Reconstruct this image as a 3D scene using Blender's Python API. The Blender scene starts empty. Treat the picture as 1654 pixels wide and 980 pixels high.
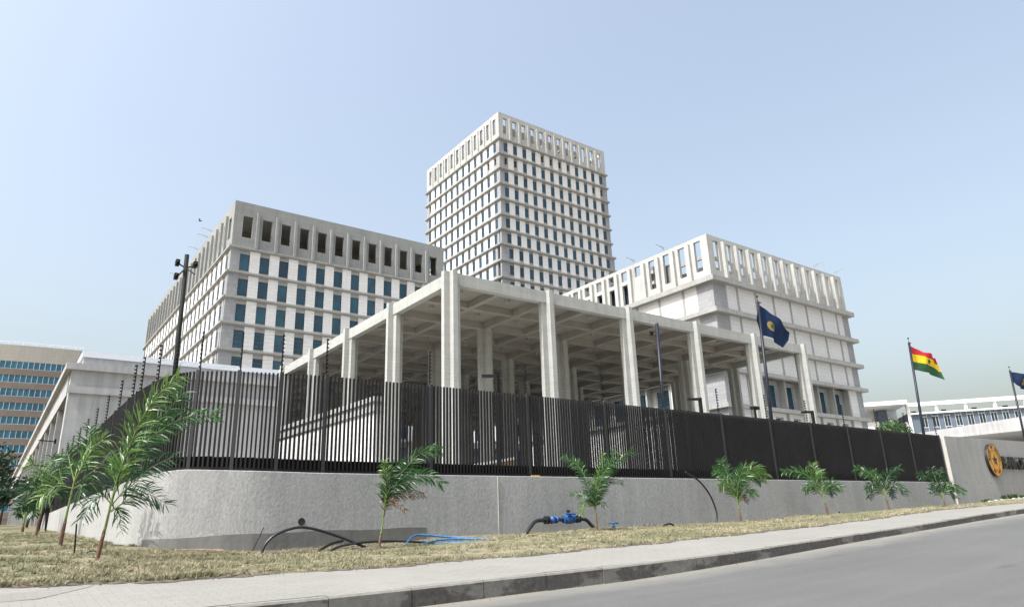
import bpy, math, random
import numpy as np
from mathutils import Vector, Matrix
random.seed(7); rng = np.random.default_rng(7)
scene = bpy.context.scene
COL = scene.collection
R_ = math.radians

# ------------------------------------------------------------------ helpers
class MB:
    """collects shapes into one mesh"""
    def __init__(s): s.v=[]; s.f=[]; s.m=[]
    def add(s, vs, fs, mi=0):
        o=len(s.v); s.v+= [tuple(map(float,p)) for p in vs]
        s.f+= [tuple(i+o for i in f) for f in fs]; s.m+=[mi]*len(fs)
    def box(s,x0,x1,y0,y1,z0,z1,mi=0):
        if x0>x1:x0,x1=x1,x0
        if y0>y1:y0,y1=y1,y0
        if z0>z1:z0,z1=z1,z0
        s.add([(x0,y0,z0),(x1,y0,z0),(x1,y1,z0),(x0,y1,z0),(x0,y0,z1),(x1,y0,z1),(x1,y1,z1),(x0,y1,z1)],
              [(0,3,2,1),(4,5,6,7),(0,1,5,4),(1,2,6,5),(2,3,7,6),(3,0,4,7)],mi)
    def obox(s,c,ax,ay,hx,hy,z0,z1,mi=0):
        c=np.array(c[:2],float);ax=np.array(ax,float);ay=np.array(ay,float)
        q=[c-ax*hx-ay*hy,c+ax*hx-ay*hy,c+ax*hx+ay*hy,c-ax*hx+ay*hy]
        s.prism(q,z0,z1,mi)
    def prism(s,poly,z0,z1,mi=0):
        n=len(poly)
        vs=[(p[0],p[1],z0) for p in poly]+[(p[0],p[1],z1) for p in poly]
        fs=[tuple(range(n-1,-1,-1)),tuple(range(n,2*n))]+[(i,(i+1)%n,n+(i+1)%n,n+i) for i in range(n)]
        s.add(vs,fs,mi)
    def tube(s,pts,r,n=8,mi=0,cap=True):
        P=[Vector(p) for p in pts]; rr=r if hasattr(r,'__len__') else [r]*len(P)
        rings=[]
        t0=(P[1]-P[0]).normalized(); a=Vector((0,0,1)) if abs(t0.z)<.9 else Vector((1,0,0))
        u=t0.cross(a).normalized()
        for i,p in enumerate(P):
            t=(P[min(i+1,len(P)-1)]-P[max(i-1,0)]).normalized()
            u=(u-t*u.dot(t)).normalized(); w=t.cross(u)
            rings.append([p+(u*math.cos(k*2*math.pi/n)+w*math.sin(k*2*math.pi/n))*rr[i] for k in range(n)])
        vs=[q for rg in rings for q in rg]; fs=[]
        for i in range(len(P)-1):
            for k in range(n):
                a0=i*n+k;b0=i*n+(k+1)%n
                fs.append((a0,b0,b0+n,a0+n))
        if cap: fs+= [tuple(range(n-1,-1,-1)),tuple(range((len(P)-1)*n,len(P)*n))]
        s.add(vs,fs,mi)
    def disc(s,c,ax,ay,nrm,r,th,n=48,mi=0,mi2=None):
        c=Vector(c);ax=Vector(ax);ay=Vector(ay);nrm=Vector(nrm)
        vs=[c+(ax*math.cos(2*math.pi*k/n)+ay*math.sin(2*math.pi*k/n))*r for k in range(n)]
        vs+= [p+nrm*th for p in vs]
        s.add(vs,[tuple(range(n-1,-1,-1))]+[(i,(i+1)%n,n+(i+1)%n,n+i) for i in range(n)],mi)
        s.add(vs[n:],[tuple(range(n))],mi if mi2 is None else mi2)
    def build(s,name,mats,parent=None,smooth=False,origin=(0,0,0)):
        me=bpy.data.meshes.new(name)
        o=np.array(origin,float)
        base=Vector(parent['_o']) if parent is not None and '_o' in parent else Vector((0,0,0))
        off=base if parent is not None else Vector(origin)
        me.from_pydata([(a-off.x,b-off.y,c-off.z) for a,b,c in s.v],[],s.f)
        if not isinstance(mats,(list,tuple)): mats=[mats]
        for m in mats: me.materials.append(m)
        if len(mats)>1: me.polygons.foreach_set('material_index',s.m)
        if smooth: me.polygons.foreach_set('use_smooth',[True]*len(me.polygons))
        me.update()
        ob=bpy.data.objects.new(name,me); COL.objects.link(ob)
        if parent is not None: ob.parent=parent
        else: ob.location=off
        ob['_o']=tuple(off) 
        return ob

def tag(o,label=None,cat=None,group=None,kind=None):
    if label:o['label']=label
    if cat:o['category']=cat
    if group:o['group']=group
    if kind:o['kind']=kind
    return o
def thing(name,label,cat,loc,group=None):
    o=bpy.data.objects.new(name,None); COL.objects.link(o); o.location=loc; o.empty_display_size=.3
    o['_o']=tuple(map(float,loc))
    return tag(o,label,cat,group)

# ------------------------------------------------------------------ materials
def newmat(name):
    m=bpy.data.materials.new(name); m.use_nodes=True
    nt=m.node_tree; b=nt.nodes['Principled BSDF']
    return m,nt,b
def lk(nt,a,b): nt.links.new(a,b)
def texco(nt,scale=(1,1,1)):
    g=nt.nodes.new('ShaderNodeNewGeometry')
    mp=nt.nodes.new('ShaderNodeMapping'); mp.inputs['Scale'].default_value=scale
    lk(nt,g.outputs['Position'],mp.inputs['Vector']); return mp.outputs['Vector']
def noise(nt,vec,scale,detail=5,rough=.6):
    n=nt.nodes.new('ShaderNodeTexNoise'); n.inputs['Scale'].default_value=scale
    n.inputs['Detail'].default_value=detail; n.inputs['Roughness'].default_value=rough
    lk(nt,vec,n.inputs['Vector']); return n.outputs['Fac']
def ramp(nt,fac,stops):
    r=nt.nodes.new('ShaderNodeValToRGB'); e=r.color_ramp.elements
    while len(e)<len(stops): e.new(.5)
    for i,(p,c) in enumerate(stops):
        e[i].position=p; e[i].color=(*c,1) if len(c)==3 else c
    lk(nt,fac,r.inputs['Fac']); return r.outputs['Color']
def mix(nt,fac,a,b,mode='MIX'):
    m=nt.nodes.new('ShaderNodeMix'); m.data_type='RGBA'; m.blend_type=mode
    for s,v in ((m.inputs[0],fac),(m.inputs[6],a),(m.inputs[7],b)):
        if hasattr(v,'links'): lk(nt,v,s)
        else: s.default_value=v if not hasattr(v,'__len__') else ((*v,1) if len(v)==3 else v)
    return m.outputs[2]
def bump(nt,b,h,strength=.3,dist=.02):
    n=nt.nodes.new('ShaderNodeBump'); n.inputs['Strength'].default_value=strength; n.inputs['Distance'].default_value=dist
    lk(nt,h,n.inputs['Height']); lk(nt,n.outputs['Normal'],b.inputs['Normal'])
def mul(c,k): return tuple(x*k for x in c)
def simple(name,col,rough=.6,metal=0,spec=.5,var=.12,scale=6.0,bmp=0):
    m,nt,b=newmat(name); v=texco(nt)
    n=noise(nt,v,scale)
    c=ramp(nt,n,[(.3,mul(col,1-var)),(.7,mul(col,1+var))]); lk(nt,c,b.inputs['Base Color'])
    b.inputs['Roughness'].default_value=rough; b.inputs['Metallic'].default_value=metal
    b.inputs['Specular IOR Level'].default_value=spec
    if bmp: bump(nt,b,n,bmp,.01)
    return m
def concrete(name,col,var=.16,streak=.18,scale=.6,bmp=.25,fine=9.0,warm=0):
    m,nt,b=newmat(name)
    v=texco(nt); vs=texco(nt,(1.6,1.6,.08))
    n1=noise(nt,v,scale,6,.62); n2=noise(nt,vs,2.2,4,.6); n3=noise(nt,v,fine,5,.7)
    c=ramp(nt,n1,[(.28,mul(col,1-var)),(.72,mul(col,1+var))])
    c=mix(nt,streak,c,ramp(nt,n2,[(.35,mul(col,.55)),(.65,mul(col,1.35))]))
    c=mix(nt,.12,c,ramp(nt,n3,[(.3,mul(col,.6)),(.7,mul(col,1.35))]))
    n4=noise(nt,texco(nt,(.06,.06,2.2)),1.5,3,.6)
    c=mix(nt,.09,c,ramp(nt,n4,[(.36,mul(col,.55)),(.62,mul(col,1.3))]))
    lk(nt,c,b.inputs['Base Color']); b.inputs['Roughness'].default_value=.88; b.inputs['Specular IOR Level'].default_value=.25
    bump(nt,b,n3,bmp,.02)
    return m
def stone(name,col,cw=1.5,ch=.55,var=.06,off=.5):
    """cladding slabs with thin joints"""
    m,nt,b=newmat(name)
    g=nt.nodes.new('ShaderNodeNewGeometry'); sp=nt.nodes.new('ShaderNodeSeparateXYZ'); lk(nt,g.outputs['Position'],sp.inputs[0])
    ad=nt.nodes.new('ShaderNodeMath'); lk(nt,sp.outputs[0],ad.inputs[0]); lk(nt,sp.outputs[1],ad.inputs[1])
    cb=nt.nodes.new('ShaderNodeCombineXYZ'); lk(nt,ad.outputs[0],cb.inputs[0]); lk(nt,sp.outputs[2],cb.inputs[1])
    br=nt.nodes.new('ShaderNodeTexBrick'); lk(nt,cb.outputs[0],br.inputs['Vector'])
    br.inputs['Scale'].default_value=1; br.inputs['Brick Width'].default_value=cw; br.inputs['Row Height'].default_value=ch
    br.inputs['Mortar Size'].default_value=.012; br.inputs['Mortar Smooth'].default_value=.2; br.offset=off
    br.inputs['Color1'].default_value=(*mul(col,1-var),1); br.inputs['Color2'].default_value=(*mul(col,1+var),1)
    br.inputs['Mortar'].default_value=(*mul(col,.5),1)
    v=texco(nt); n=noise(nt,v,1.5,5,.6)
    c=mix(nt,.14,br.outputs['Color'],ramp(nt,n,[(.3,mul(col,.85)),(.7,mul(col,1.1))]))
    lk(nt,c,b.inputs['Base Color']); b.inputs['Roughness'].default_value=.7; b.inputs['Specular IOR Level'].default_value=.35
    return m
def glassmat(name,col,rough=.06,spec=.6):
    m,nt,b=newmat(name)
    v=texco(nt); n=noise(nt,v,.35,2,.5); n2=noise(nt,texco(nt,(3,3,.5)),1.2,3,.5)
    c=ramp(nt,n,[(.35,mul(col,.7)),(.65,mul(col,1.3))])
    c=mix(nt,.3,c,ramp(nt,n2,[(.4,mul(col,.5)),(.62,mul(col,1.35))]))
    lk(nt,c,b.inputs['Base Color']); b.inputs['Roughness'].default_value=rough; b.inputs['Specular IOR Level'].default_value=spec
    return m

M={}
M['crown']=concrete('pale_concrete',(.38,.388,.375),scale=.35,streak=.28)
M['crown_grey']=concrete('grey_cast_concrete',(.245,.255,.252),scale=.35,streak=.22)
M['cornice']=concrete('cornice_concrete',(.295,.30,.29),streak=.3)
M['lintel']=concrete('lintel_concrete',(.30,.30,.285))
M['white_stone']=stone('white_stone_cladding',(.66,.662,.66),1.5,.55,.04)
M['white_stone_big']=stone('white_stone_slabs',(.58,.582,.58),2.2,.6,.03)
M['grey_stone']=stone('grey_stone_cladding',(.27,.278,.29),1.1,.6,.08)
M['glass']=glassmat('teal_glass',(.010,.046,.074))
M['glass_b']=glassmat('teal_glass_dim',(.008,.032,.052),.05)
M['glass_c']=glassmat('teal_glass_blind',(.018,.066,.096),.12)
M['glass_blue']=glassmat('blue_ribbon_glass',(.022,.125,.20),.1)
M['glass_dark']=glassmat('dark_glass',(.02,.035,.045))
M['portico']=concrete('portico_concrete',(.345,.355,.34),scale=.8,streak=.2,fine=6,var=.12)
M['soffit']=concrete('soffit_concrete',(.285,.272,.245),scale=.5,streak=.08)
M['dark']=simple('dark_interior',(.03,.028,.026),.9)  # near-black that also stands in for shade inside openings and drain holes
M['black_metal']=simple('black_powder_coat',(.010,.009,.010),.6,0,.15)
M['brown_metal']=simple('charcoal_picket_coat',(.0145,.0140,.0150),.6,0,.2,.2,1.0)
M['post_metal']=simple('grey_fence_post_coat',(.028,.028,.030),.5,0,.35)
M['fine_wire']=simple('dull_fence_wire',(.13,.13,.13),.6,.2)
M['pole_metal']=simple('dark_blue_pole_paint',(.008,.011,.02),.45,0,.3)
M['cctv_metal']=simple('dark_green_pole_paint',(.010,.014,.012),.7,0,.15)
M['black_plastic']=simple('black_plastic_pipe',(.014,.015,.018),.35)
M['blue_paint']=simple('blue_valve_paint',(.012,.075,.25),.55,var=.3)
M['blue_hose']=simple('blue_hose_plastic',(.06,.20,.43),.55,var=.3)
M['wire']=simple('galvanised_wire',(.30,.30,.29),.5,.3)
M['w_grey']=concrete('light_grey_render',(.35,.355,.36),scale=.5,streak=.3)
M['w_white']=simple('white_roof_flashing',(.62,.66,.72),.5,var=.05)
M['tan_wall']=stone('tan_panel_wall',(.16,.135,.115),1.2,1.2,.05,0)
M['beige_tile']=stone('beige_tile_panel',(.33,.315,.285),.9,.9,.04,0)
M['white_paint']=simple('white_paint',(.78,.78,.75),.6,var=.04,scale=1)
M['slate_panel']=simple('slate_blue_panel',(.10,.13,.17),.5)
M['alu']=simple('pale_window_frame',(.60,.63,.64),.4)
M['trouser']=simple('dark_trouser_cloth',(.012,.013,.018),.9)
M['shirt']=simple('dark_shirt_cloth',(.03,.04,.06),.9)
M['skin']=simple('brown_skin',(.12,.062,.035),.6)
M['hair']=simple('black_hair',(.008,.007,.006),.7)
M['letter']=simple('black_letter_enamel',(.014,.014,.014),.4)
M['gold']=simple('gold_disc_paint',(.56,.27,.035),.45,0,.5,.08,2)
M['soil']=simple('brown_soil',(.075,.058,.042),.95,var=.5,scale=7,bmp=.5)
M['board']=simple('brown_board',(.17,.12,.08),.85,var=.4,scale=8)
M['rock']=simple('dark_rubble',(.08,.075,.07),.9,var=.4,scale=9)
M['white_kerb']=concrete('white_kerb_concrete',(.62,.61,.58))
M['navy']=simple('navy_flag_cloth',(.010,.026,.075),.8,0,.2,.1)
M['f_red']=simple('red_flag_cloth',(.55,.03,.045),.8,0,.2,.06)
M['f_yel']=simple('yellow_flag_cloth',(.80,.58,.02),.8,0,.2,.06)
M['f_grn']=simple('green_flag_cloth',(.035,.11,.05),.8,0,.2,.1)
M['f_gold']=simple('shaded_gold_flag_print',(.24,.19,.055),.8)  # gold dimmed in its colour to imitate shaded, backlit cloth
M['f_ink']=simple('dark_flag_print',(.012,.02,.03),.8)
M['bird']=simple('dark_feather',(.03,.028,.025),.8)
M['yellow_brick']=simple('yellow_debris',(.55,.38,.05),.8)

def plaster():
    m,nt,b=newmat('rendered_wall_plaster')
    v=texco(nt); vs=texco(nt,(1,1,.12)); vd=texco(nt,(2.6,2.6,1.7))
    n1=noise(nt,v,.45,5,.6); n2=noise(nt,vs,3.0,5,.65); n3=noise(nt,vd,6.5,7,.72); n4=noise(nt,v,1.6,4,.6)
    col=(.31,.314,.31)
    c=ramp(nt,n1,[(.3,mul(col,.86)),(.7,mul(col,1.14))])
    c=mix(nt,.30,c,ramp(nt,n2,[(.34,mul(col,.68)),(.66,mul(col,1.3))]))
    c=mix(nt,.24,c,ramp(nt,n3,[(.36,mul(col,.42)),(.6,mul(col,1.35))]))
    lk(nt,c,b.inputs['Base Color']); b.inputs['Roughness'].default_value=.92; b.inputs['Specular IOR Level'].default_value=.2
    h=nt.nodes.new('ShaderNodeMath'); h.operation='ADD'; lk(nt,n3,h.inputs[0]); lk(nt,n2,h.inputs[1])
    bump(nt,b,h.outputs[0],.5,.035)
    return m
M['plaster']=plaster()
M['plaster_patch']=concrete('damp_plaster_band',(.155,.153,.147),var=.25,streak=.3,scale=1.2,bmp=.4)
M['plaster_joint']=concrete('pale_joint_render',(.44,.43,.40))

def roadmat():
    m,nt,b=newmat('dusty_asphalt')
    v=texco(nt); vl=texco(nt,(.05,1.1,1)); 
    n1=noise(nt,v,40,4,.7); n2=noise(nt,vl,1.3,5,.6); n3=noise(nt,v,.5,5,.6)
    col=(.088,.089,.087)
    c=ramp(nt,n2,[(.3,mul(col,.78)),(.7,mul(col,1.24))])
    c=mix(nt,.35,c,ramp(nt,n3,[(.3,mul(col,.75)),(.7,mul(col,1.3))]))
    c=mix(nt,.3,c,ramp(nt,n1,[(.3,mul(col,.5)),(.7,mul(col,1.5))]))
    n5=noise(nt,texco(nt,(.6,1.6,1)),1.1,6,.7)
    c=mix(nt,ramp(nt,n5,[(.63,(0,0,0)),(.68,(.5,.5,.5))]),c,mul(col,.6))
    g=nt.nodes.new('ShaderNodeNewGeometry'); sp=nt.nodes.new('ShaderNodeSeparateXYZ'); lk(nt,g.outputs['Position'],sp.inputs[0])
    n6=noise(nt,texco(nt,(.5,1,1)),1.6,6,.7); ad=nt.nodes.new('ShaderNodeMath'); ad.operation='MULTIPLY_ADD'; lk(nt,n6,ad.inputs[0]); ad.inputs[1].default_value=1.6; lk(nt,sp.outputs[1],ad.inputs[2])
    mr=nt.nodes.new('ShaderNodeMapRange'); mr.inputs[1].default_value=7.9; mr.inputs[2].default_value=8.9; lk(nt,ad.outputs[0],mr.inputs[0])
    c=mix(nt,mr.outputs[0],c,(.17,.165,.145))
    lk(nt,c,b.inputs['Base Color']); b.inputs['Roughness'].default_value=.85; b.inputs['Specular IOR Level'].default_value=.3
    bump(nt,b,n1,.4,.01); return m
M['road']=roadmat()
def pavemat(name,col,bw,bh):
    m,nt,b=newmat(name); v=texco(nt)
    br=nt.nodes.new('ShaderNodeTexBrick'); lk(nt,v,br.inputs['Vector'])
    br.inputs['Scale'].default_value=1; br.inputs['Brick Width'].default_value=bw; br.inputs['Row Height'].default_value=bh
    br.inputs['Mortar Size'].default_value=.006; br.inputs['Mortar Smooth'].default_value=.3
    br.inputs['Color1'].default_value=(*mul(col,.93),1); br.inputs['Color2'].default_value=(*mul(col,1.07),1); br.inputs['Mortar'].default_value=(*mul(col,.5),1)
    n=noise(nt,v,.9,6,.62); n2=noise(nt,v,14,4,.7)
    c=mix(nt,.45,br.outputs['Color'],ramp(nt,n,[(.3,mul(col,.78)),(.7,mul(col,1.15))]))
    c=mix(nt,.2,c,ramp(nt,n2,[(.3,mul(col,.6)),(.7,mul(col,1.3))]))
    lk(nt,c,b.inputs['Base Color']); b.inputs['Roughness'].default_value=.9; b.inputs['Specular IOR Level'].default_value=.2
    bump(nt,b,br.outputs['Fac'],-.3,.006); return m
M['pave']=pavemat('beige_pavers',(.205,.202,.186),.22,.11)
M['pave_patch']=pavemat('loose_paver_patch',(.185,.181,.165),.24,.12)
def kerbmat():
    m,nt,b=newmat('stained_kerbstone'); v=texco(nt)
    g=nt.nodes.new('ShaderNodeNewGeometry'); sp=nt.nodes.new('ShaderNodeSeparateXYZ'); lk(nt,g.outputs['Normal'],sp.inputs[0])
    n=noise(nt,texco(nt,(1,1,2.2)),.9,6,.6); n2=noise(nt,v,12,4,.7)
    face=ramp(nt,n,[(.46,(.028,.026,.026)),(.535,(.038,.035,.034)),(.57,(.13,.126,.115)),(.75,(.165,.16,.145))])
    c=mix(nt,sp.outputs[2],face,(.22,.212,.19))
    c=mix(nt,.25,c,ramp(nt,n2,[(.3,(.03,.03,.03)),(.7,(.25,.24,.2))]))
    lk(nt,c,b.inputs['Base Color']); b.inputs['Roughness'].default_value=.85; bump(nt,b,n2,.4,.01); return m
M['kerb']=kerbmat()
def turfmat(name,mult=1.0):
    m,nt,b=newmat(name); v=texco(nt)
    n=noise(nt,v,.55,5,.65); n2=noise(nt,v,4.5,5,.7); n3=noise(nt,v,30,3,.7)
    straw=mul((.30,.258,.165),mult); green=mul((.095,.125,.048),mult); brown=mul((.085,.062,.042),mult); pale=mul((.43,.395,.285),mult)
    c=ramp(nt,n2,[(.37,brown),(.45,green),(.50,straw),(.62,pale)])
    c=mix(nt,ramp(nt,n,[(.44,(0,0,0)),(.58,(.8,.8,.8))]),c,green)
    c=mix(nt,.45,c,ramp(nt,n3,[(.36,mul(straw,.30)),(.64,mul(pale,1.15))]))
    lk(nt,c,b.inputs['Base Color']); b.inputs['Roughness'].default_value=.95; b.inputs['Specular IOR Level'].default_value=.1
    bump(nt,b,n3,.6,.03); return m
M['turf']=turfmat('dry_turf',.62); M['blade']=turfmat('dry_grass_blades',1.05)
M['earth']=simple('dusty_earth',(.22,.18,.12),.95,var=.25,scale=.4)
M['plaza']=concrete('plaza_paving',(.36,.35,.32))
def leafmat(name,col,tr=.35):
    m,nt,b=newmat(name); v=texco(nt); n=noise(nt,v,3.0,4,.6)
    c=ramp(nt,n,[(.3,mul(col,.65)),(.7,mul(col,1.35))]); lk(nt,c,b.inputs['Base Color'])
    b.inputs['Roughness'].default_value=.38; b.inputs['Specular IOR Level'].default_value=.55
    t=nt.nodes.new('ShaderNodeBsdfTranslucent'); lk(nt,c,t.inputs['Color'])
    mx=nt.nodes.new('ShaderNodeMixShader'); mx.inputs[0].default_value=tr
    out=nt.nodes['Material Output']; lk(nt,b.outputs[0],mx.inputs[1]); lk(nt,t.outputs[0],mx.inputs[2]); lk(nt,mx.outputs[0],out.inputs['Surface'])
    return m
M['leaf']=leafmat('palm_leaf_green',(.040,.118,.030)); M['leaf_dark']=leafmat('palm_leaf_dark',(.020,.066,.024),.25)
M['leaf_light']=leafmat('palm_leaf_yellow_green',(.105,.20,.045)); M['leaf_brown']=leafmat('palm_leaf_dead',(.13,.078,.042),.2)
M['leaf_tree']=leafmat('tree_leaf_dark',(.022,.05,.022),.2); M['leaf_weed']=leafmat('weed_leaf',(.05,.105,.03),.3)
M['stem']=simple('palm_stem_green',(.14,.20,.055),.6,var=.2,scale=5); M['trunk']=simple('palm_trunk_brown',(.13,.072,.045),.85,var=.4,scale=14)
M['bark']=simple('grey_bark',(.10,.08,.06),.9,var=.3,scale=8)

# ------------------------------------------------------------------ camera, light, world
f=1115.185
fw=Vector((0.5686560443492238,0.7648996456397921,0.30258690540936184))
ri=Vector((0.8081498339942949,-0.5880999654428257,-0.032129059449991094)); up=Vector((-0.15337584242665925,-0.26280594123091616,0.9525801216767253))
cd=bpy.data.cameras.new('camera'); cam=bpy.data.objects.new('camera',cd); COL.objects.link(cam)
cam.matrix_world=Matrix(((ri.x,up.x,-fw.x,0),(ri.y,up.y,-fw.y,0),(ri.z,up.z,-fw.z,0),(0,0,0,1)))
cd.sensor_width=36; cd.lens=f/1654*36; cd.clip_start=.05; cd.clip_end=6000
scene.camera=cam
EL,AZ=R_(57),R_(6.5)        # sun stands over the left-hand side of the street, just in front of the facades
sd=Vector((-math.cos(EL)*math.cos(AZ),-math.cos(EL)*math.sin(AZ),math.sin(EL)))
ld=bpy.data.lights.new('sun','SUN'); ld.energy=3.35; ld.angle=R_(.53); ld.color=(1,.99,.975)
lo=bpy.data.objects.new('sun',ld); COL.objects.link(lo); lo.rotation_euler=sd.to_track_quat('Z','Y').to_euler()
w=bpy.data.worlds.new('World'); scene.world=w; w.use_nodes=True; nt=w.node_tree
sky=nt.nodes.new('ShaderNodeTexSky'); sky.sky_type='NISHITA'; sky.sun_disc=False
sky.sun_elevation=EL; sky.sun_rotation=math.atan2(sd.x,sd.y); sky.air_density=1.6; sky.dust_density=6.8; sky.ozone_density=2.5; sky.altitude=0
bg=nt.nodes['Background']; bg.inputs['Strength'].default_value=.15
hs=nt.nodes.new('ShaderNodeHueSaturation'); hs.inputs['Saturation'].default_value=.72
lk(nt,sky.outputs[0],hs.inputs['Color']); lk(nt,hs.outputs[0],bg.inputs['Color'])
vs=scene.view_settings; vs.view_transform='Standard'; vs.look='None'; vs.exposure=.9; vs.gamma=1
scene.render.resolution_x=1024; scene.render.resolution_y=606

# ------------------------------------------------------------------ terrain functions
US=[-400,-30,-5,2,3.2,4.2,5,8,9.5,11,15,18,21,24,28,32,38,45,60,200,700]
KB=[-1.3,-1.1,-1.0,-.95,-.945,-.935,-.92,-.88,-.83,-.77,-.58,-.45,-.32,-.20,-.04,.08,.24,.4,.75,1.2,1.2]
KD=[.22]*8+[.2,.18,.15,.14,.14,.14,.14,.14,.14,.14,.14,.14,.14]
GE=[-.7,-.5,-.48,-.57,-.58,-.59,-.59,-.565,-.535,-.5,-.395,-.315,-.19,-.06,.03,.11,.27,.42,.78,1.25,1.25]
WB=[-.4,-.3,-.26,-.25,-.34,-.42,-.46,-.41,-.32,-.29,-.28,-.275,-.25,-.2,-.12,-.05,.08,.3,.75,1.25,1.25]
def fl(u,t): return np.interp(u,US,t)
def kerb_b(u): return fl(u,KB)
def kerb_t(u): return fl(u,KB)+fl(u,KD)
def gz(u,v):
    u=np.asarray(u,float); v=np.asarray(v,float)
    road=kerb_b(u)-.014*np.clip(8-v,0,14)
    t1=np.clip((v-8)/2.5,0,1); t2=np.clip((v-10.5)/6.0,0,1)
    z=kerb_t(u)*(1-t1)+fl(u,GE)*t1
    z=np.where(v>10.5,fl(u,GE)*(1-t2)+fl(u,WB)*t2,z)
    z=np.where(v>16.5,fl(u,WB)+.0265*np.clip(v-16.5,0,46)*np.clip((9-u)/4,0,1),z)
    return np.where(v<8,road,z)
def grid(name,us,vs_,zf,mat,kind='structure',parent=None):
    us=np.asarray(us,float); vv=np.asarray(vs_,float); U,V=np.meshgrid(us,vv,indexing='ij'); Z=zf(U,V)
    n,m_=U.shape; verts=np.stack([U,V,Z],-1).reshape(-1,3)
    fs=[(i*m_+j,(i+1)*m_+j,(i+1)*m_+j+1,i*m_+j+1) for i in range(n-1) for j in range(m_-1)]
    me=bpy.data.meshes.new(name); me.from_pydata(verts.tolist(),[],fs); me.materials.append(mat)
    me.polygons.foreach_set('use_smooth',[True]*len(fs)); me.update()
    o=bpy.data.objects.new(name,me); COL.objects.link(o)
    if kind:o['kind']=kind
    return o
far=[-2500,-900,-400,-150,-80,-40,-20]
grid('ground',far+list(np.arange(-10,60,2.))+[70,90,130,200,400,900,2500],[-2500,-900,-300,-100,-40,-20,-10,-6,0,4,7.9,8.1,9,10.5,12,14,16.5,20,25,30,40,50,62,80,120,200,400,1000,2500],
     lambda u,v:gz(u,v)-.12,M['earth'])
uu=np.unique(np.concatenate([np.arange(-12,64,.5),[-400,-150,-60,-30,80,120,200,300]]))
grid('road',uu,[-6.5,-4,-2,0,2,4,6,8.02],lambda u,v:gz(u,np.minimum(v,7.999)),M['road'])
uu2=np.unique(np.concatenate([np.arange(-12,64,.5),[-150,-60,-30,80,120,200]]))
grid('pavement',uu2,[8.15,9,9.8,10.5],lambda u,v:kerb_t(u)*(1-(v-8)/2.5)+fl(u,GE)*(v-8)/2.5,M['pave'])
# kerb of separate stones laid end to end
kb=MB()
u0=-11.45
while u0<64:
    a,b_=u0+.006,u0+1.05-.006
    za,zb=kerb_t(a)+random.uniform(-.006,.006),kerb_t(b_)+random.uniform(-.006,.006)
    v0=8+random.uniform(-.008,.008); c=.022
    prof=[(v0,-1),(v0+.012,0),(v0+.012+c,1),(8.16,1),(8.16,-1)]
    va=[];vb=[]
    for L,uX,z,zbm in ((va,a,za,kerb_b(a)-.1),(vb,b_,zb,kerb_b(b_)-.1)):
        for (pv,k) in prof: L.append((uX,pv,zbm if k==-1 else (z-.022 if k==0 else z+.004)))
    kb.add(va+vb,[(0,1,2,3,4),(9,8,7,6,5)]+[(i,i+5,(i+1)%5+5,(i+1)%5) for i in range(5)])
    u0+=1.05
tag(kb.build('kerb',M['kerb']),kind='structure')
# dry turf verge: right strip, and the wider strip along the left wall
def vz(u,v): return gz(u,v)+.02+.05*np.clip(np.minimum(v-10.5,1.2),0,1)*(np.sin(u*1.7+v*.9)*.3+np.sin(u*.63-v*2.1)*.4)
def edge_v(u): return 10.5+.10*np.sin(u*2.1)+.06*np.sin(u*5.3+1)
tv=MB()
gU=np.arange(-14,43.01,.25); 
tz=grid('verge',gU,np.linspace(0,1,27),lambda U,T:U*0,M['turf'])
co=[]
for u in gU:
    e=edge_v(u)
    if u<.8: e=e+.30*min(1,(.8-u)/.8)
    for t in np.linspace(0,1,27):
        v=e+(16.9-e)*t; co.append((u,v,float(vz(u,v)) if t>0 else float(gz(u,v))-.05))
tz.data.vertices.foreach_set('co',np.array(co).ravel()); tz.data.update()
grid('verge_turf',np.arange(-40,3.1,1.),np.arange(16.9,75,1.),lambda u,v:vz(u,v),M['turf'])
grid('plaza',[2.85,3.6],[21.2,30,50],lambda u,v:u*0+1.22,M['plaza'])
grid('plaza',[3.6,10,20,30,45,70,130,260],[17.25,25,40,70,110,160,300],lambda u,v:u*0+1.22,M['plaza'])

# grass blades: one mass nobody could count
def clump(u,v): return .5+.5*np.sin(u*2.3+1.7*np.sin(v*1.9))*np.sin(v*3.1+1.3*np.sin(u*1.1))
def worn(u,v): return np.clip(1.15-1.6*np.clip(np.sin(u*.83+2*np.sin(v*.47))*np.sin(v*1.31+u*.29)-.25,0,1)*2,0.06,1)
def blades(n,uf,vf,keep,size,per):
    u=uf(n); v=vf(n); k=keep(u,v)&(rng.random(n)<worn(u,v)); u=u[k]; v=v[k]; n=len(u)
    ts=rng.uniform(.35,1.35,n)*(.55+.75*clump(u*1.9,v*1.7)); a=rng.uniform(0,2*np.pi,n*per)
    U=np.repeat(u,per); V_=np.repeat(v,per); T=np.repeat(ts,per); rr=np.abs(rng.normal(0,1,n*per))*.03*T
    bu=U+np.cos(a)*rr; bv=V_+np.sin(a)*rr; z=vz(bu,bv)-.012; h=size*T*rng.uniform(.5,1.25,n*per); wd=.004+.005*rng.random(n*per)
    out=rng.uniform(.15,1.1,n*per)*h; q=a+rng.normal(0,.7,n*per); c=a+1.57+rng.normal(0,.6,n*per)
    P=np.empty((n*per,3,3)); P[:,0]=np.stack([bu-np.cos(c)*wd,bv-np.sin(c)*wd,z],-1); P[:,1]=np.stack([bu+np.cos(c)*wd,bv+np.sin(c)*wd,z],-1)
    P[:,2]=np.stack([bu+np.cos(q)*out+.25*h,bv+np.sin(q)*out,z+h],-1)
    return P.reshape(-1,3)
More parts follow.
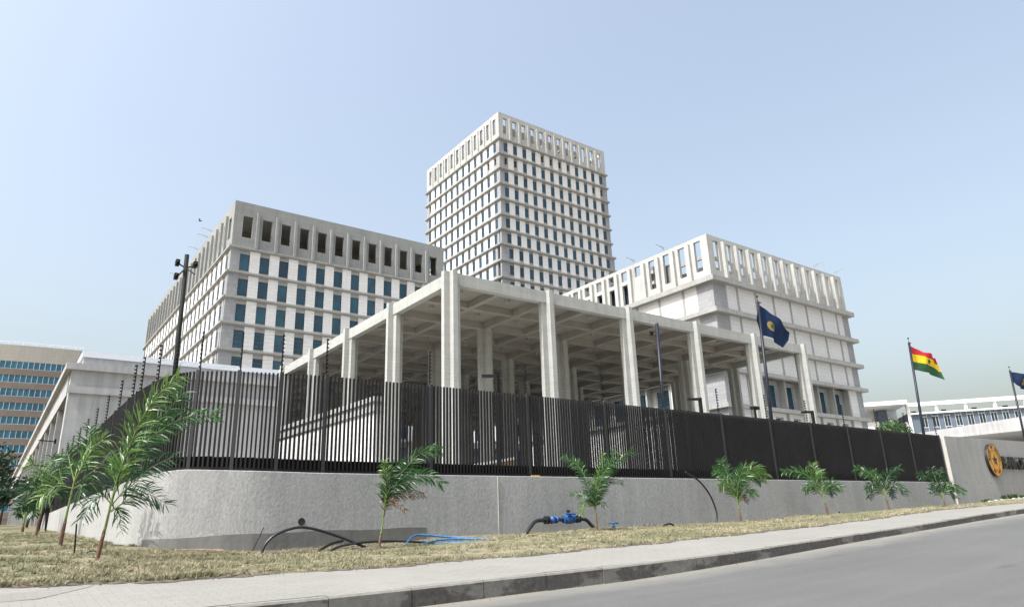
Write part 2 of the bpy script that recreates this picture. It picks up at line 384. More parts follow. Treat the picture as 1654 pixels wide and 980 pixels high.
Pg=[blades(30000,lambda n:2+24*rng.random(n)**1.5,lambda n:rng.uniform(10.45,16.3,n),lambda u,v:(v>edge_v(u)-.04)&(rng.random(len(u))<.10+.9*clump(u,v)),.056,18),
    blades(9000,lambda n:rng.uniform(14,41,n),lambda n:rng.uniform(10.5,16.4,n),lambda u,v:(v>edge_v(u)-.04)&(rng.random(len(u))<.2+.8*clump(u,v)),.055,14),
    blades(28000,lambda n:rng.uniform(-5,3,n),lambda n:10.55+24*rng.random(n)**1.7,lambda u,v:(v>edge_v(u)+.3*np.clip(.8-u,0,1))&(rng.random(len(u))<.10+.9*clump(u,v)),.06,18)]
V=np.concatenate(Pg); nT=len(V)//3
me=bpy.data.meshes.new('grass'); me.vertices.add(len(V)); me.vertices.foreach_set('co',V.ravel())
me.loops.add(len(V)); me.loops.foreach_set('vertex_index',np.arange(len(V),dtype=np.int32))
me.polygons.add(nT); me.polygons.foreach_set('loop_start',np.arange(0,len(V),3,dtype=np.int32)); me.materials.append(M['blade']); me.update(calc_edges=True); me.validate()
go=bpy.data.objects.new('grass',me); COL.objects.link(go)
tag(go,'dry straw coloured grass tufts with green patches covering the verge','grass',kind='stuff')
# loose pebbles, dead leaves and crumbs of soil along the verge and pavement edge: nobody could count them
pbm=MB()
for i in range(420):
    u=random.uniform(.5,26); v=random.choice((random.gauss(10.45,.10),random.gauss(10.45,.10),random.uniform(10.6,16.2),random.gauss(7.9,.06)))
    z=float(gz(u,v)) if v<10.5 else float(vz(u,v)); r=random.uniform(.008,.026)*(1 if v>8.5 else .7); a=random.uniform(0,3)
    c,s_=math.cos(a)*r,math.sin(a)*r; k=random.uniform(.3,.7); h=r*random.uniform(.4,.9)
    pbm.add([(u+c,v+s_,z),(u-s_*k,v+c*k,z),(u-c,v-s_,z),(u+s_*k,v-c*k,z),(u+c*.3,v+s_*.3,z+h)],[(0,1,4),(1,2,4),(2,3,4),(3,0,4)])
tag(pbm.build('pebbles',M['soil']),'small brown pebbles and soil crumbs scattered along the verge edge','pebbles',kind='stuff')
# paver patch at the left end, with a curved edge
pp=MB()
poly=[(-9,8.4),(.6,9.6),(1.15,10.3),(1.25,10.62),(1.0,10.85),(.6,10.98),(.2,11.0),(-9,11.0)]
pts=[(u,v,float(kerb_t(u)*(1-(min(v,10.5)-8)/2.5)+fl(u,GE)*(min(v,10.5)-8)/2.5)+.0045+.03*max(0,v-10.4)) for u,v in poly]
pp.add(pts,[tuple(range(len(pts)))]); tag(pp.build('paver_patch',M['pave_patch']),kind='structure')
# bare soil by the wall foot
so=MB()
for (cu,cv,ru,rv) in ((5.3,15.85,1.9,.45),(3.4,15.6,1.3,.4),(-2.2,12.2,1.7,.6),(7.3,15.2,.7,.4),(21,15.3,1.2,.3)):
    n=22; ring=[(cu+ru*math.cos(k*2*math.pi/n)*random.uniform(.75,1.1),cv+rv*math.sin(k*2*math.pi/n)*random.uniform(.7,1.1)) for k in range(n)]
    so.add([(a,b,float(vz(a,b))+.012) for a,b in ring]+[(cu,cv,float(vz(cu,cv))+.05)],[(i,(i+1)%n,n) for i in range(n)])
for i in range(190):
    a=-8+i*.25; e0=float(edge_v(a))+(.30*min(1,(.8-a)/.8) if a<.8 else 0); wq=.05+.09*random.random()
    n=7; ring=[(a+random.uniform(.1,.2)*math.cos(k*2*math.pi/n),e0-.015+wq*math.sin(k*2*math.pi/n)*random.uniform(.5,1)) for k in range(n)]
    so.add([(p_,q_,float(max(gz(p_,q_),vz(p_,q_)-.02 if q_>e0 else -9))+.006) for p_,q_ in ring]+[(a,e0,float(vz(a,e0))+.012)],[(k,(k+1)%n,n) for k in range(n)])
tag(so.build('soil',M['soil'],smooth=True),kind='structure')

# ------------------------------------------------------------------ boundary wall and fence
PATH=[(2.66,50,1.29,3.70),(2.66,44,1.29,3.7),(2.66,38,1.29,3.70),(2.66,32,1.29,3.70),(2.66,27,1.29,3.70),(2.66,24,1.29,3.70),(2.67,22,1.30,3.70),(2.70,20.5,1.30,3.69),(2.85,18.7,1.33,3.66),(2.95,18.0,1.34,3.64),(3.08,17.45,1.35,3.62),
      (3.22,17.36,1.385,3.65),(3.5,17.17,1.39,3.655),(3.75,17.04,1.375,3.66),(4.0,16.91,1.36,3.66),(4.67,16.62,1.337,3.645),(5.2,16.52,1.32,3.65),(6.3,16.5,1.30,3.69),(9.45,16.5,1.29,3.706),(40.9,16.5,1.29,3.706)]
PA=np.array(PATH); SEG=np.sqrt(((PA[1:,:2]-PA[:-1,:2])**2).sum(1)); CUM=np.concatenate([[0],np.cumsum(SEG)])
def at(s):
    if s<CUM[6] or s>CUM[17]+.4: return [float(np.interp(s,CUM,PA[:,k])) for k in range(4)]
    o=np.linspace(-.3,.3,9); return [float(np.interp(s+o,CUM,PA[:,k]).mean()) for k in range(4)]   # eased round the corner
def nrm(s):
    a=at(max(0,s-.06)); b=at(min(CUM[-1],s+.06)); t=np.array([b[0]-a[0],b[1]-a[1]]); t/=np.linalg.norm(t); return t,np.array([t[1],-t[0]])   # outward = right-hand side of travel
wt=thing('retaining_wall','low grey rendered retaining wall curving round the street corner below the black fence','wall',(2.66,16.5,-.4))
ss=np.unique(np.concatenate([np.arange(0,CUM[-1],.5),np.arange(CUM[6],CUM[17],.1),[CUM[-1]]]))
wm=MB(); vsW=[]
for s in ss:
    u,v,zb,zt=at(s); t,n=nrm(s); bz=float(gz(u,v))-.25
    for d,z in ((.02,bz),(.0,zb-.012),(-.02,zb),(-.45,zb),(-.45,bz)): vsW.append((u+n[0]*d,v+n[1]*d,z))
m_=5; fsW=[]
for i in range(len(ss)-1):
    for j in range(5): fsW.append((i*m_+j,(i+1)*m_+j,(i+1)*m_+(j+1)%m_,i*m_+(j+1)%m_))
fsW+= [tuple(range(m_)),tuple(range((len(ss)-1)*m_+m_-1,(len(ss)-1)*m_-1,-1))]
wm.add(vsW,fsW); wm.build('wall',M['plaster'],wt)
# damp band at the foot, pale joint strips, drain holes
def s_at_u(u): return CUM[17]+(u-6.3)
def band(s0,s1,ztop,mat,name,d=.026,zf=None):
    b=MB(); n=max(2,int((s1-s0)/.15)); vs_=[]
    for i in range(n+1):
        s=s0+(s1-s0)*i/n; u,v,_,_=at(s); tt,nn=nrm(s); lo_=float(gz(u,v))-.2; hi=ztop(i/n,u)
        for dd,z in ((0,lo_),(d,lo_),(d,hi),(0,hi)): vs_.append((u+nn[0]*dd,v+nn[1]*dd,z))
    fs=[(i*4+j,(i+1)*4+j,(i+1)*4+(j+1)%4,i*4+(j+1)%4) for i in range(n) for j in range(4)]+[(3,2,1,0),(n*4,n*4+1,n*4+2,n*4+3)]
    b.add(vs_,fs); return b.build(name,mat,wt)
sA=CUM[12]; 
band(sA-1.2,s_at_u(9.25),lambda k,u:-.03-.06*(1-min(1,k*2))+.012*math.sin(u*3.1),M['plaster_patch'],'damp_band',.03)
for sj,w_ in ((s_at_u(11.54),.016),):
    u,v,zb,_=at(sj); t,n=nrm(sj); b=MB(); b.obox((u+n[0]*.02,v+n[1]*.02),t,n,w_/2,.010,float(gz(u,v)),zb-.02); b.build('joint_strip',M['plaster_joint'],wt)
def hole(s,z,r):
    u,v,_,_=at(s); t,n=nrm(s); b=MB(); N=20
    o=[Vector((u+n[0]*.024+t[0]*r*math.cos(k*2*math.pi/N),v+n[1]*.024+t[1]*r*math.cos(k*2*math.pi/N),z+r*math.sin(k*2*math.pi/N))) for k in range(N)]
    inr=[p+(Vector((u+n[0]*.024,v+n[1]*.024,z))-p)*.08+Vector((n[0],n[1],0))*.004 for p in o]
    inb=[p-Vector((n[0],n[1],0))*.006 for p in inr]
    b.add(o+inr+inb+[Vector((u+n[0]*.018,v+n[1]*.021,z))],[(k,(k+1)%N,N+(k+1)%N,N+k) for k in range(N)]+[(N+k,N+(k+1)%N,2*N+(k+1)%N,2*N+k) for k in range(N)]+[(2*N+k,2*N+(k+1)%N,3*N) for k in range(N)])
    b.build('drain_hole_shade_disc',M['dark'],wt)  # black disc on the wall; its colour stands in for the hole's shade
hole(s_at_u(5.95),.19,.085); hole(s_at_u(29.08),-.04,.07)

# fence: posts with slat panels between, kick plate at the foot
ft=thing('picket_fence','tall black fence of close upright slats standing on the rendered wall','fence',(2.66,16.5,1.29))
post_s=[]
for v in (48.6,45.6,42.6,39.6,36.6,33.6,30.6,27.6,24.6,22.1,20.9,19.2): post_s.append(float(np.interp(-v,-PA[:11,1],CUM[:11])))
post_s+= [float(CUM[12]-.02)]
post_s+= [float(np.interp(u,PA[12:18,0],CUM[12:18])) for u in (4.33,5.3)]
post_s+= [s_at_u(u) for u in (6.44,9.45,12.8,16.01,18.96,22.09,25.19,28.12,31.12,34.08,36.99,40.3)]
for k in range(len(post_s)-1):
    a,b_=post_s[k],post_s[k+1]; mb=MB(); n=max(3,round((b_-a)/.104)); 
    for i in range(1,n):
        s=a+(b_-a)*i/n; u,v,zb,zt=at(s); t,nn=nrm(s); c=(u-nn[0]*.12,v-nn[1]*.12); j=random.uniform(-.004,.004)
        mb.obox((c[0]+t[0]*j,c[1]+t[1]*j),t,nn,.020,.028,zb+.05,zt-.0)
    mb.build('slat_panel',M['brown_metal'],ft)
    for nm,z0,z1,d0,hd in (('kick_plate',.07,.31,.175,.006),('bottom_rail',.01,.07,.12,.05)):
        rb=MB(); m2=max(1,int((b_-a)/.4)) if a<CUM[17] else 1
        for i in range(m2):
            sa=a+.03+(b_-a-.06)*i/m2; sb=a+.03+(b_-a-.06)*(i+1)/m2; p=at(sa); q=at(sb); t=np.array([q[0]-p[0],q[1]-p[1]]); L=np.linalg.norm(t); t/=L; nn=np.array([t[1],-t[0]])
            c=np.array([(p[0]+q[0])/2,(p[1]+q[1])/2])-nn*d0; zb=(p[2]+q[2])/2
            rb.obox(c,t,nn,L/2+.002,hd,zb+z0,zb+z1)
        rb.build(nm,M['black_metal'],ft)
for s in post_s:
    u,v,zb,zt=at(s); t,nn=nrm(s); b=MB(); c=(u-nn[0]*.12,v-nn[1]*.12)
    b.obox(c,t,nn,.04,.05,zb-.003,zt+.03); b.obox(c,t,nn,.08,.075,zb-.006,zb+.012); b.build('post',M['post_metal'],ft)
# electric security wires above the fence
et=thing('electric_fence','thin electric security wires on upright insulator rods above the slat fence','electric fence',(2.66,16.6,3.7))
tops=[]
for s in post_s:
    u,v,zb,zt=at(s); t,nn=nrm(s); c=np.array([u-nn[0]*.2,v-nn[1]*.2]); b=MB()
    top=zt+1.0; b.tube([(c[0],c[1],zt-.6),(c[0],c[1],top)],.016,6)
    zs=[zt+.12+.105*i for i in range(9)]
    ib=b
    for z in zs: ib.tube([(c[0]+.055*nn[0],c[1]+.055*nn[1],z),(c[0]-.01*nn[0],c[1]-.01*nn[1],z)],[.028,.018],6)
    b.build('insulator_rod',M['black_metal'],et); tops.append((c,zs,nn))
for j in range(9):
    b=MB()
    pts=[]
    for i in range(len(tops)):
        c,zs,nn=tops[i]; pts.append((c[0]+.05*nn[0],c[1]+.05*nn[1],zs[j]))
        if i<len(tops)-1:
            c2,z2,n2=tops[i+1]; pts.append(((c[0]+c2[0])/2+.05*nn[0],(c[1]+c2[1])/2+.05*nn[1],(zs[j]+z2[j])/2-.012))
    b.tube(pts,.0015,4); b.build('wire',M['fine_wire'],et)
# yellow scraps and rubble lie along the top of the wall
# sign wall
sa=R_(0.3); sx=Vector((math.cos(sa),math.sin(sa),0)); sn=Vector((math.sin(sa),-math.cos(sa),0)); S0=Vector((40.55,16.44,0))
sg=thing('sign_wall','tall streaked concrete wall carrying a gold seal and black lettering at the fence end','wall',(40.5,16.5,.1))
b=MB(); q=[S0,S0+sx*26,S0+sx*26-sn*.55,S0-sn*.55]; z1_=(3.67,4.05,4.05,3.67); b.add([(p.x,p.y,-.1) for p in q]+[(p.x,p.y,z_) for p,z_ in zip(q,z1_)],[(3,2,1,0),(4,5,6,7),(0,1,5,4),(1,2,6,5),(2,3,7,6),(3,0,4,7)]); b.build('wall',M['plaster'],sg)
b=MB(); q=[S0-sx*.1+sn*.03,S0-sx*.002+sn*.03,S0-sx*.002-sn*.55,S0-sx*.1-sn*.55]; b.prism([(p.x,p.y) for p in q],.2,3.62); b.build('end_strip',M['plaster_joint'],sg)
for x in (1.5,3.1,4.7,6.3,7.9):
    b=MB(); c=S0+sx*x+sn*.002+Vector((0,0,1.27)); b.disc(c,sx,(0,0,1),sn,.035,.006,12); b.build('tie_hole',M['black_plastic'],sg)
def textobj(body,size,mat,parent,name,pos,xdir,zup,extrude=.02,align='CENTER'):
    cu=bpy.data.curves.new(name,'FONT'); cu.body=body; cu.size=size; cu.extrude=extrude; cu.align_x=align; cu.align_y='CENTER'; cu.offset=size*.018
    tmp=bpy.data.objects.new('tmp',cu); COL.objects.link(tmp); dg=bpy.context.evaluated_depsgraph_get()
    me=bpy.data.meshes.new_from_object(tmp.evaluated_get(dg)); bpy.data.objects.remove(tmp)
    me.materials.clear(); me.materials.append(mat)
    zd=Vector(zup); xd=Vector(xdir); nd=xd.cross(zd).normalized()
    mt=Matrix(((xd.x,zd.x,nd.x,pos[0]),(xd.y,zd.y,nd.y,pos[1]),(xd.z,zd.z,nd.z,pos[2]),(0,0,0,1)))
    me.transform(mt)
    return me
def join_mesh(meshes,name,mat,parent):
    mb=MB()
    for me in meshes: mb.add([tuple(v.co) for v in me.vertices],[tuple(p.vertices) for p in me.polygons])
    return mb.build(name,mat,parent)
# gold seal on its black drum
sc=S0+sx*5.58+sn*.0+Vector((0,0,2.54)); SR=.90
se=thing('seal_sign','round gold seal with a black star mounted on the concrete sign wall','sign',tuple(sc))
b=MB(); b.disc(sc+sn*.003,sx,(0,0,1),sn,SR,.15,64); b.build('drum',M['letter'],se)
b=MB(); b.disc(sc+sn*.155,sx,(0,0,1),sn,SR*.985,.012,64); b.build('disc',M['gold'],se)
def star(c,ax,ay,nv,r,th,rot=0):
    c=Vector(c);ax=Vector(ax);ay=Vector(ay);nv=Vector(nv); b=MB(); pts=[]
    for k in range(10):
        a=math.pi/2+rot+k*math.pi/5; rr=r if k%2==0 else r*.40; pts.append(c+(ax*math.cos(a)+ay*math.sin(a))*rr)
    b.add(pts+[p+nv*th for p in pts]+[c+nv*th],[(i,(i+1)%10,10+(i+1)%10,10+i) for i in range(10)]+[(10+i,10+(i+1)%10,20) for i in range(10)]); return b
star(sc+sn*.168,sx,(0,0,1),sn,.36,.012).build('star',M['letter'],se)
def ringmesh(c,ax,ay,nv,r0,r1,th,n=64):
    b=MB(); c=Vector(c);ax=Vector(ax);ay=Vector(ay);nv=Vector(nv); vs_=[]
    for k in range(n):
        d=ax*math.cos(2*math.pi*k/n)+ay*math.sin(2*math.pi*k/n)
        vs_+= [c+d*r0,c+d*r1,c+d*r1+nv*th,c+d*r0+nv*th]
    b.add(vs_,[(4*k+j,4*((k+1)%n)+j,4*((k+1)%n)+(j+1)%4,4*k+(j+1)%4) for k in range(n) for j in range(4)]); return b
ringmesh(sc+sn*.168,sx,(0,0,1),sn,.545,.565,.008).build('ring',M['letter'],se)
ringmesh(sc+sn*.168,sx,(0,0,1),sn,.885,.905,.008).build('ring',M['letter'],se)
ms=[]
def arc(txt,r,a0,a1,size,inward=False):
    for i,ch in enumerate(txt):
        if ch==' ':continue
        a=R_(a0+(a1-a0)*i/(len(txt)-1)); d=sx*math.cos(a)+Vector((0,0,1))*math.sin(a); tg=sx*-math.sin(a)+Vector((0,0,1))*math.cos(a)
        xd,zd=(-tg,d) if not inward else (tg,-d)
        p=sc+sn*.172+d*r; ms.append(textobj(ch,size,M['letter'],se,'t',p,xd,zd,.006))
arc('BANK OF GHANA',.725,178,2,.24); arc('EST. 1957',.725,-128,-52,.22,True)
join_mesh(ms,'lettering',M['letter'],se)
lt=thing('wall_lettering','black raised letters reading BANK OF GHANA beside the gold seal','lettering',tuple(S0+sx*7+Vector((0,0,2))))
x=6.62
for ch,wd in zip('BANK OF GHANA',(.52,.55,.55,.52,.28,.56,.44,.28,.56,.55,.55,.55,.55)):
    if ch!=' ':
        me=textobj(ch,.98,M['letter'],lt,'l',S0+sx*(x+wd*.5)+sn*.09+Vector((0,0,2.40)),sx*.8,(0,0,1),.085); join_mesh([me],'letter',M['letter'],lt)
    x+=wd
# narrow planting strip with weeds and a white edge below the sign
b=MB(); 
for i in range(30):
    a,c=S0+sx*(i*.8+.8)+sn*1.15,S0+sx*(i*.8+1.58)+sn*1.15; z=float(gz(a.x,a.y)); 
    b.obox(((a.x+c.x)/2,(a.y+c.y)/2),(sx.x,sx.y),(sn.x,sn.y),.39,.07,z-.1,z+.10+random.uniform(-.01,.01))
tag(b.build('edging_kerb',M['white_kerb']),kind='structure')
for i in range(9):
    b=MB(); xx=1.6+i*1.1+random.uniform(-.2,.2); c=S0+sx*xx+sn*(.55+random.uniform(-.2,.25)); z=float(gz(c.x,c.y))
    hgt=random.uniform(.14,.34)
    for k in range(46):
        a=random.uniform(0,6.28); L=hgt*random.uniform(.5,1.2); o=Vector((c.x+random.gauss(0,.09),c.y+random.gauss(0,.06),z)); t=o+Vector((math.cos(a)*L*.5,math.sin(a)*L*.5,L)); sd_=Vector((-math.sin(a),math.cos(a),0))*.022
        mid=o.lerp(t,.55)+Vector((0,0,.05)); b.add([o-sd_*.3,o+sd_*.3,mid+sd_,t,mid-sd_],[(0,1,2,4),(4,2,3)])
    ow=b.build('weed_clump',M['leaf_weed'],origin=(c.x,c.y,z)); tag(ow,'green weed clump in the strip between sign wall and white edging','weed',group='weeds below the sign wall')

# ------------------------------------------------------------------ facade tools
class Face:
    """front: outward -y, s along x ; left: outward -x, s along y"""
    def __init__(s,kind,plane): s.k=kind; s.p=plane
    def box(s,mb,s0,s1,d0,d1,z0,z1,mi=0):
        if s.k=='front': mb.box(s0,s1,s.p-d1,s.p-d0,z0,z1,mi)
        elif s.k=='left': mb.box(s.p-d1,s.p-d0,s0,s1,z0,z1,mi)
    def area(s,s0,z0,w,h):
        c=(s0+w/2,s.p,z0+h/2) if s.k=='front' else (s.p,s0+w/2,z0+h/2)
        d=math.sqrt(sum(k*k for k in c)); return w*h*abs(s.p)/d**3
def ring(mb,u0,u1,v0,v1,d,z0,z1,mi=0,t=None):
    """a band projecting d round a rectangular block (four butted boxes)"""
    mb.box(u0-d,u1+d,v0-d,v0+.05,z0,z1,mi); mb.box(u0-d,u1+d,v1-.05,v1+d,z0,z1,mi)
    mb.box(u0-d,u0+.05,v0+.05,v1-.05,z0,z1,mi); mb.box(u1-.05,u1+d,v0+.05,v1-.05,z0,z1,mi)
def windows(root,cands,frame=.05,gm=None,fm=None,limit=100):
    """cands: (face,s0,w,z0,h,depth). first hundred largest in view as parts, the rest one part"""
    cands=sorted(cands,key=lambda c:-c[0].area(c[1],c[3],c[2],c[4]))
    def one(mb,c,fb=None):
        F,s0,w_,z0,h,d=c
        F.box(mb,s0,s0+w_,-d-.06,-d,z0,z0+h,0)
        e=.025; m2=fb if fb is not None else mb
        F.box(m2,s0-.0,s0+frame,-d+.001,-d+e,z0,z0+h,1 if fb is None else 0); F.box(m2,s0+w_-frame,s0+w_,-d+.001,-d+e,z0,z0+h,1 if fb is None else 0)
        F.box(m2,s0+frame,s0+w_-frame,-d+.001,-d+e,z0+h-frame,z0+h,1 if fb is None else 0); F.box(m2,s0+frame,s0+w_-frame,-d+.001,-d+e,z0,z0+frame,1 if fb is None else 0)
    for c in cands[:limit]:
        mb=MB(); fb=MB(); one(mb,c,fb); wo=mb.build('window',gm or M[random.choice(('glass','glass','glass','glass_b','glass_c'))],root); fb.build('frame',fm or M['black_metal'],wo)
    if len(cands)>limit:
        mb=MB()
        for c in cands[limit:]: one(mb,c)
        o=mb.build('window',[gm or M['glass'],fm or M['black_metal']],root); o['kind']='stuff'
def screen(mb,F,s0,s1,z0,z1,ops,th,d=0,mi=0):
    """wall with rectangular openings ops=[(a,b,zlo,zhi)] sorted, thickness th inwards"""
    F_=lambda a,b,c,e: F.box(mb,a,b,d-th,d,c,e,mi) if b-a>1e-4 and e-c>1e-4 else None
    x=s0; i=0
    while i<len(ops):
        j=i
        while j<len(ops) and abs(ops[j][0]-ops[i][0])<1e-6: j+=1
        a,b=ops[i][:2]; F_(x,a,z0,z1); z=z0
        for o in sorted(ops[i:j],key=lambda o:o[2]): F_(a,b,z,o[2]); z=o[3]
        F_(a,b,z,z1); x=b; i=j
    F_(x,s1,z0,z1)

def block(root,u0,v0,wu,wv,zfloor,crown_bot,top,storey,nfl,nf,nl,sf,sl,pf,pl,ww,wz,cwin,cth,cornice_d,ch,tiers,missing=(),crown_roof=False,crown_mat='crown',left_crown_mat=None):
    u1,v1=u0+wu,v0+wv
    F=Face('front',v0); L=Face('left',u0)
    core=MB(); core.box(u0+.45,u1-.45,v0+.45,v1-.45,zfloor,crown_bot-.1); core.build('wall',M['lintel'],root)
    PN=(MB(),MB()); GA=(MB(),MB()); GB=(MB(),MB()); LT=(MB(),MB()); cands=[]; DK=[]
    for k in range(nfl):
        zt=crown_bot-k*storey; zb=zt-storey; ex=tiers(k)
        Fk=Face('front',v0-ex); Lk=Face('left',u0-ex)
        lo_,hi=zb+.02,zt-ch
        for Fc,n,s00,p,a0,a1 in ((Fk,nf,sf,pf,u0,u1),(Lk,nl,sl,pl,v0,v1)):
            first=s00; last=s00+(n-1)*p+ww; q_=0 if Fc is Fk else 1; panels,lint=PN[q_],LT[q_]
            aa=a0-ex if Fc is Fk else a0+.02-ex     # left face butts behind the front corner panel
            aa=a0-ex if Fc is Fk else a0+.5
            Fc.box(GA[q_],aa,first-.0,-.5,0,lo_,hi); Fc.box(GB[q_],last,a1+ex-.01,-.5,0,lo_,hi)
            sp=MB(); Fc.box(sp,first+.002,last-.002,-.49,-.10,zb+wz[1],hi-.002); sp.build('lintel',M['lintel'],root)
            sp=MB(); Fc.box(sp,first+.002,last-.002,-.49,-.08,lo_+.002,zb+wz[0]); sp.build('spandrel',M['lintel'],root)
            for i in range(n):
                a=s00+i*p; b=a+ww
                if i<n-1: Fc.box(panels,b+.02,a+p-.02,-.5,-.0,lo_,hi)
                m=(Fc is Fk and (k,i) in missing) or (Fc is Lk and (k,i) in missing_left)
                wl,wh=wz
                if m:
                    lint=MB(); Fc.box(lint,a,a+.2,-.5,-.1,zb+wl,zb+wh); Fc.box(lint,b-.2,b,-.5,-.1,zb+wl,zb+wh); DK.append((Fc,a,b,zb+wl,zb+wh)); Fc.box(lint,a+.2,b-.2,-.5,-.1,zb+wl,zb+wl+.5); lint.build('opening_surround',M['lintel'],root)
                else: cands.append((Fc,a,ww,zb+wl,wh-wl,.17))
    for q_ in (0,1): PN[q_].build('stone_panels',M['white_stone'],root); GA[q_].build('corner_panel',M['grey_stone'],root); GB[q_].build('corner_panel',M['grey_stone'],root);
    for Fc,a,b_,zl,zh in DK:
        dm=MB(); Fc.box(dm,a+.2,b_-.2,-.449,-.42,zl+.5,zh); dm.build('opening_shade_sheet',M['dark'],root)  # dark sheet painting in the shade of the unglazed recess
    windows(root,cands)
    for k in range(nfl+1):
        ex=tiers(min(k,nfl-1)) if k else tiers(0); d=cornice_d+ex; z=crown_bot-k*storey; c=MB()
        ring(c,u0,u1,v0,v1,d,z-ch*.62,z); ring(c,u0,u1,v0,v1,d-.16,z-ch,z-ch*.62); c.build('cornice',M['cornice'],root)
missing_left=set()

# ------------------------------------------------------------------ tower
TU,TV,TZ,TC=87.947,121.408,97.944,90.66
tw=thing('office_tower','tall square white office tower with open concrete crown, tallest building in view','tower',(TU,TV,1.2))
missing_left={(1,0),(1,1),(1,10),(1,11)}
block(tw,TU,TV,36,36,1.2,TC,TZ,4.085,22,12,12,TU+1.37,TV+1.37,2.91,2.91,1.22,(.72,3.10),None,.5,.42,.55,lambda k:0 if k<6 else (.35 if k<7 else .95),missing={(1,0),(1,1),(0,4),(0,5),(0,6),(0,7),(1,10),(1,11)})
def crown(root,u0,v0,wu,wv,z0,z1,nf,nl,sf,sl,pf,pl,ow,olo,ohi,th,pil_w,pil_d,matn,opsf=None,opsl=None,back=True,pil_top=None):
    F=Face('front',v0);L=Face('left',u0); c=MB(); u1,v1=u0+wu,v0+wv
    of=opsf or [(sf+i*pf,sf+i*pf+ow,olo,ohi) for i in range(nf)]; ol=opsl or [(sl+i*pl,sl+i*pl+ow,olo,ohi) for i in range(nl)]
    screen(c,F,u0,u1,z0,z1,of,th); screen(c,L,v0+th,v1,z0,z1,ol,th)
    if back:
        B=Face('front',v1); screen(c,Face('front',v1-th+th),u0+th,u1,z0,z1,[(a,b,x,y) for a,b,x,y in of],th)
        screen(c,Face('left',u1-th),v0+th,v1-th,z0,z1,[(a,b,x,y) for a,b,x,y in ol if b<v1-th],th)
    c.build('crown',M[matn],root)
    pt=pil_top or ohi+.35
    for Fc,n,s_,p in ((F,nf,sf,pf),(L,nl,sl,pl)):
        for i in range(n-1):
            pm=MB(); s=s_+i*p+ow+(p-ow)/2-pil_w/2; Fc.box(pm,s,s+pil_w,0,pil_d,z0+.002,pt); pm.build('pilaster',M[matn],root)
crown(tw,TU,TV,36,36,TC,TZ,12,12,TU+1.35,TV+1.35,2.91,2.91,1.2,92.2,96.6,.55,.5,.28,'crown')
b=MB(); b.box(TU+6,TU+30,TV+6,TV+30,TC,TC+3.6); b.box(TU+.55,TU+35.4,TV+9,TV+9.6,TC+3.4,TC+4.0); b.box(TU+.55,TU+35.4,TV+20,TV+20.6,TC+3.4,TC+4.0)
for k in range(6): b.box(TU+4+k*5.4,TU+4.5+k*5.4,TV+.55,TV+35.4,TC+2.7,TC+3.3)
b.build('roof_plant',M['lintel'],tw)
b=MB(); b.box(TU+2.6,TU+30,TV+2.6,TV+3.0,TC,96.5); b.box(TU+2.6,TU+3.0,TV+3.0,TV+31,TC,96.5); b.build('inner_wall',M['soffit'],tw)

# ------------------------------------------------------------------ left office block
LU,LV,LZ,LC,LW,LL=24.208,104.546,49.828,42.2,37.9,74.67
lb=thing('office_building','long seven storey white and grey office block left of the tower with roofed concrete crown','office building',(LU,LV,1.2))
missing_left=set()
block(lb,LU,LV,LW,LL,1.2,LC,LZ,4.1,9,12,24,LU+1.42,LV+1.4,3.045,3.06,1.48,(.32,3.02),None,.5,.35,.45,lambda k:.12*k,)
crown(lb,LU,LV,LW,LL,LC,LZ,12,24,LU+1.40,LV+1.4,3.045,3.06,1.5,43.9,47.5,.5,.42,.38,'crown_grey',back=False,pil_top=48.35)
b=MB(); b.box(LU+.5,LU+LW,LV+.5,LV+LL,48.7,LZ-.05); b.build('roof',M['crown'],lb)
b=MB(); b.box(LU+.5,LU+LW,LV+9,LV+9.4,LC,48.7); b.box(LU+8,LU+8.4,LV+9.4,LV+LL,LC,48.7); b.build('inner_wall',M['soffit'],lb)
b=MB(); b.box(LU+LW-.4,LU+LW,LV+.5,LV+4.2,LC,48.7); b.box(LU+LW-.4,LU+LW,LV+6.5,LV+9,LC,48.7); b.build('end_wall',M['crown_grey'],lb)

# ------------------------------------------------------------------ right block with open crown
RU,RV,RZ,RW,RL=77.779,57.132,38.861,36.0,46.0
RC=32.33
rb=thing('bank_hall','windowless white stone hall with open fin crown, nearest large block right of the tower','hall',(RU,RV,1.2))
F=Face('front',RV);L=Face('left',RU)
def _pt(Fc,nm,mt,*a):
    q=MB(); Fc.box(q,*a); q.build(nm,M[mt],rb)
b=MB(); b.box(RU+1.35,RU+RW-.6,RV+1.35,RV+RL-.6,1.2,RC-.1); b.build('wall',M['lintel'],rb)
pan=MB();rows=[(27.62,31.59),(23.23,27.0),(19.2,22.6)]
fins=[83.05+4.45*i for i in range(7)]
for z0,z1 in rows:
    _pt(F,'corner_panel','grey_stone',RU,80.82,-1.4,0,z0,z1); _pt(F,'corner_panel','grey_stone',111.85,RU+RW,-1.4,0,z0,z1)
    edges=[80.82]+fins+[111.4]
    a=80.82
    for x in fins:
        F.box(pan,a,x,-1.4,0,z0,z1); _pt(F,'fin','cornice',x,x+.42,-1.4,.06,z0,z1); a=x+.42
    F.box(pan,a,111.85,-1.4,0,z0,z1)
    _pt(L,'corner_panel','grey_stone',RV+1.4,60.01,-1.4,0,z0,z1)
    a=60.01
    for i in range(9):
        x=62.24+4.6*i; L.box(pan,a,x,-1.4,0,z0,z1); _pt(L,'fin','cornice',x,x+.42,-1.4,.06,z0,z1); a=x+.42
    L.box(pan,a,RV+RL,-1.4,0,z0,z1)
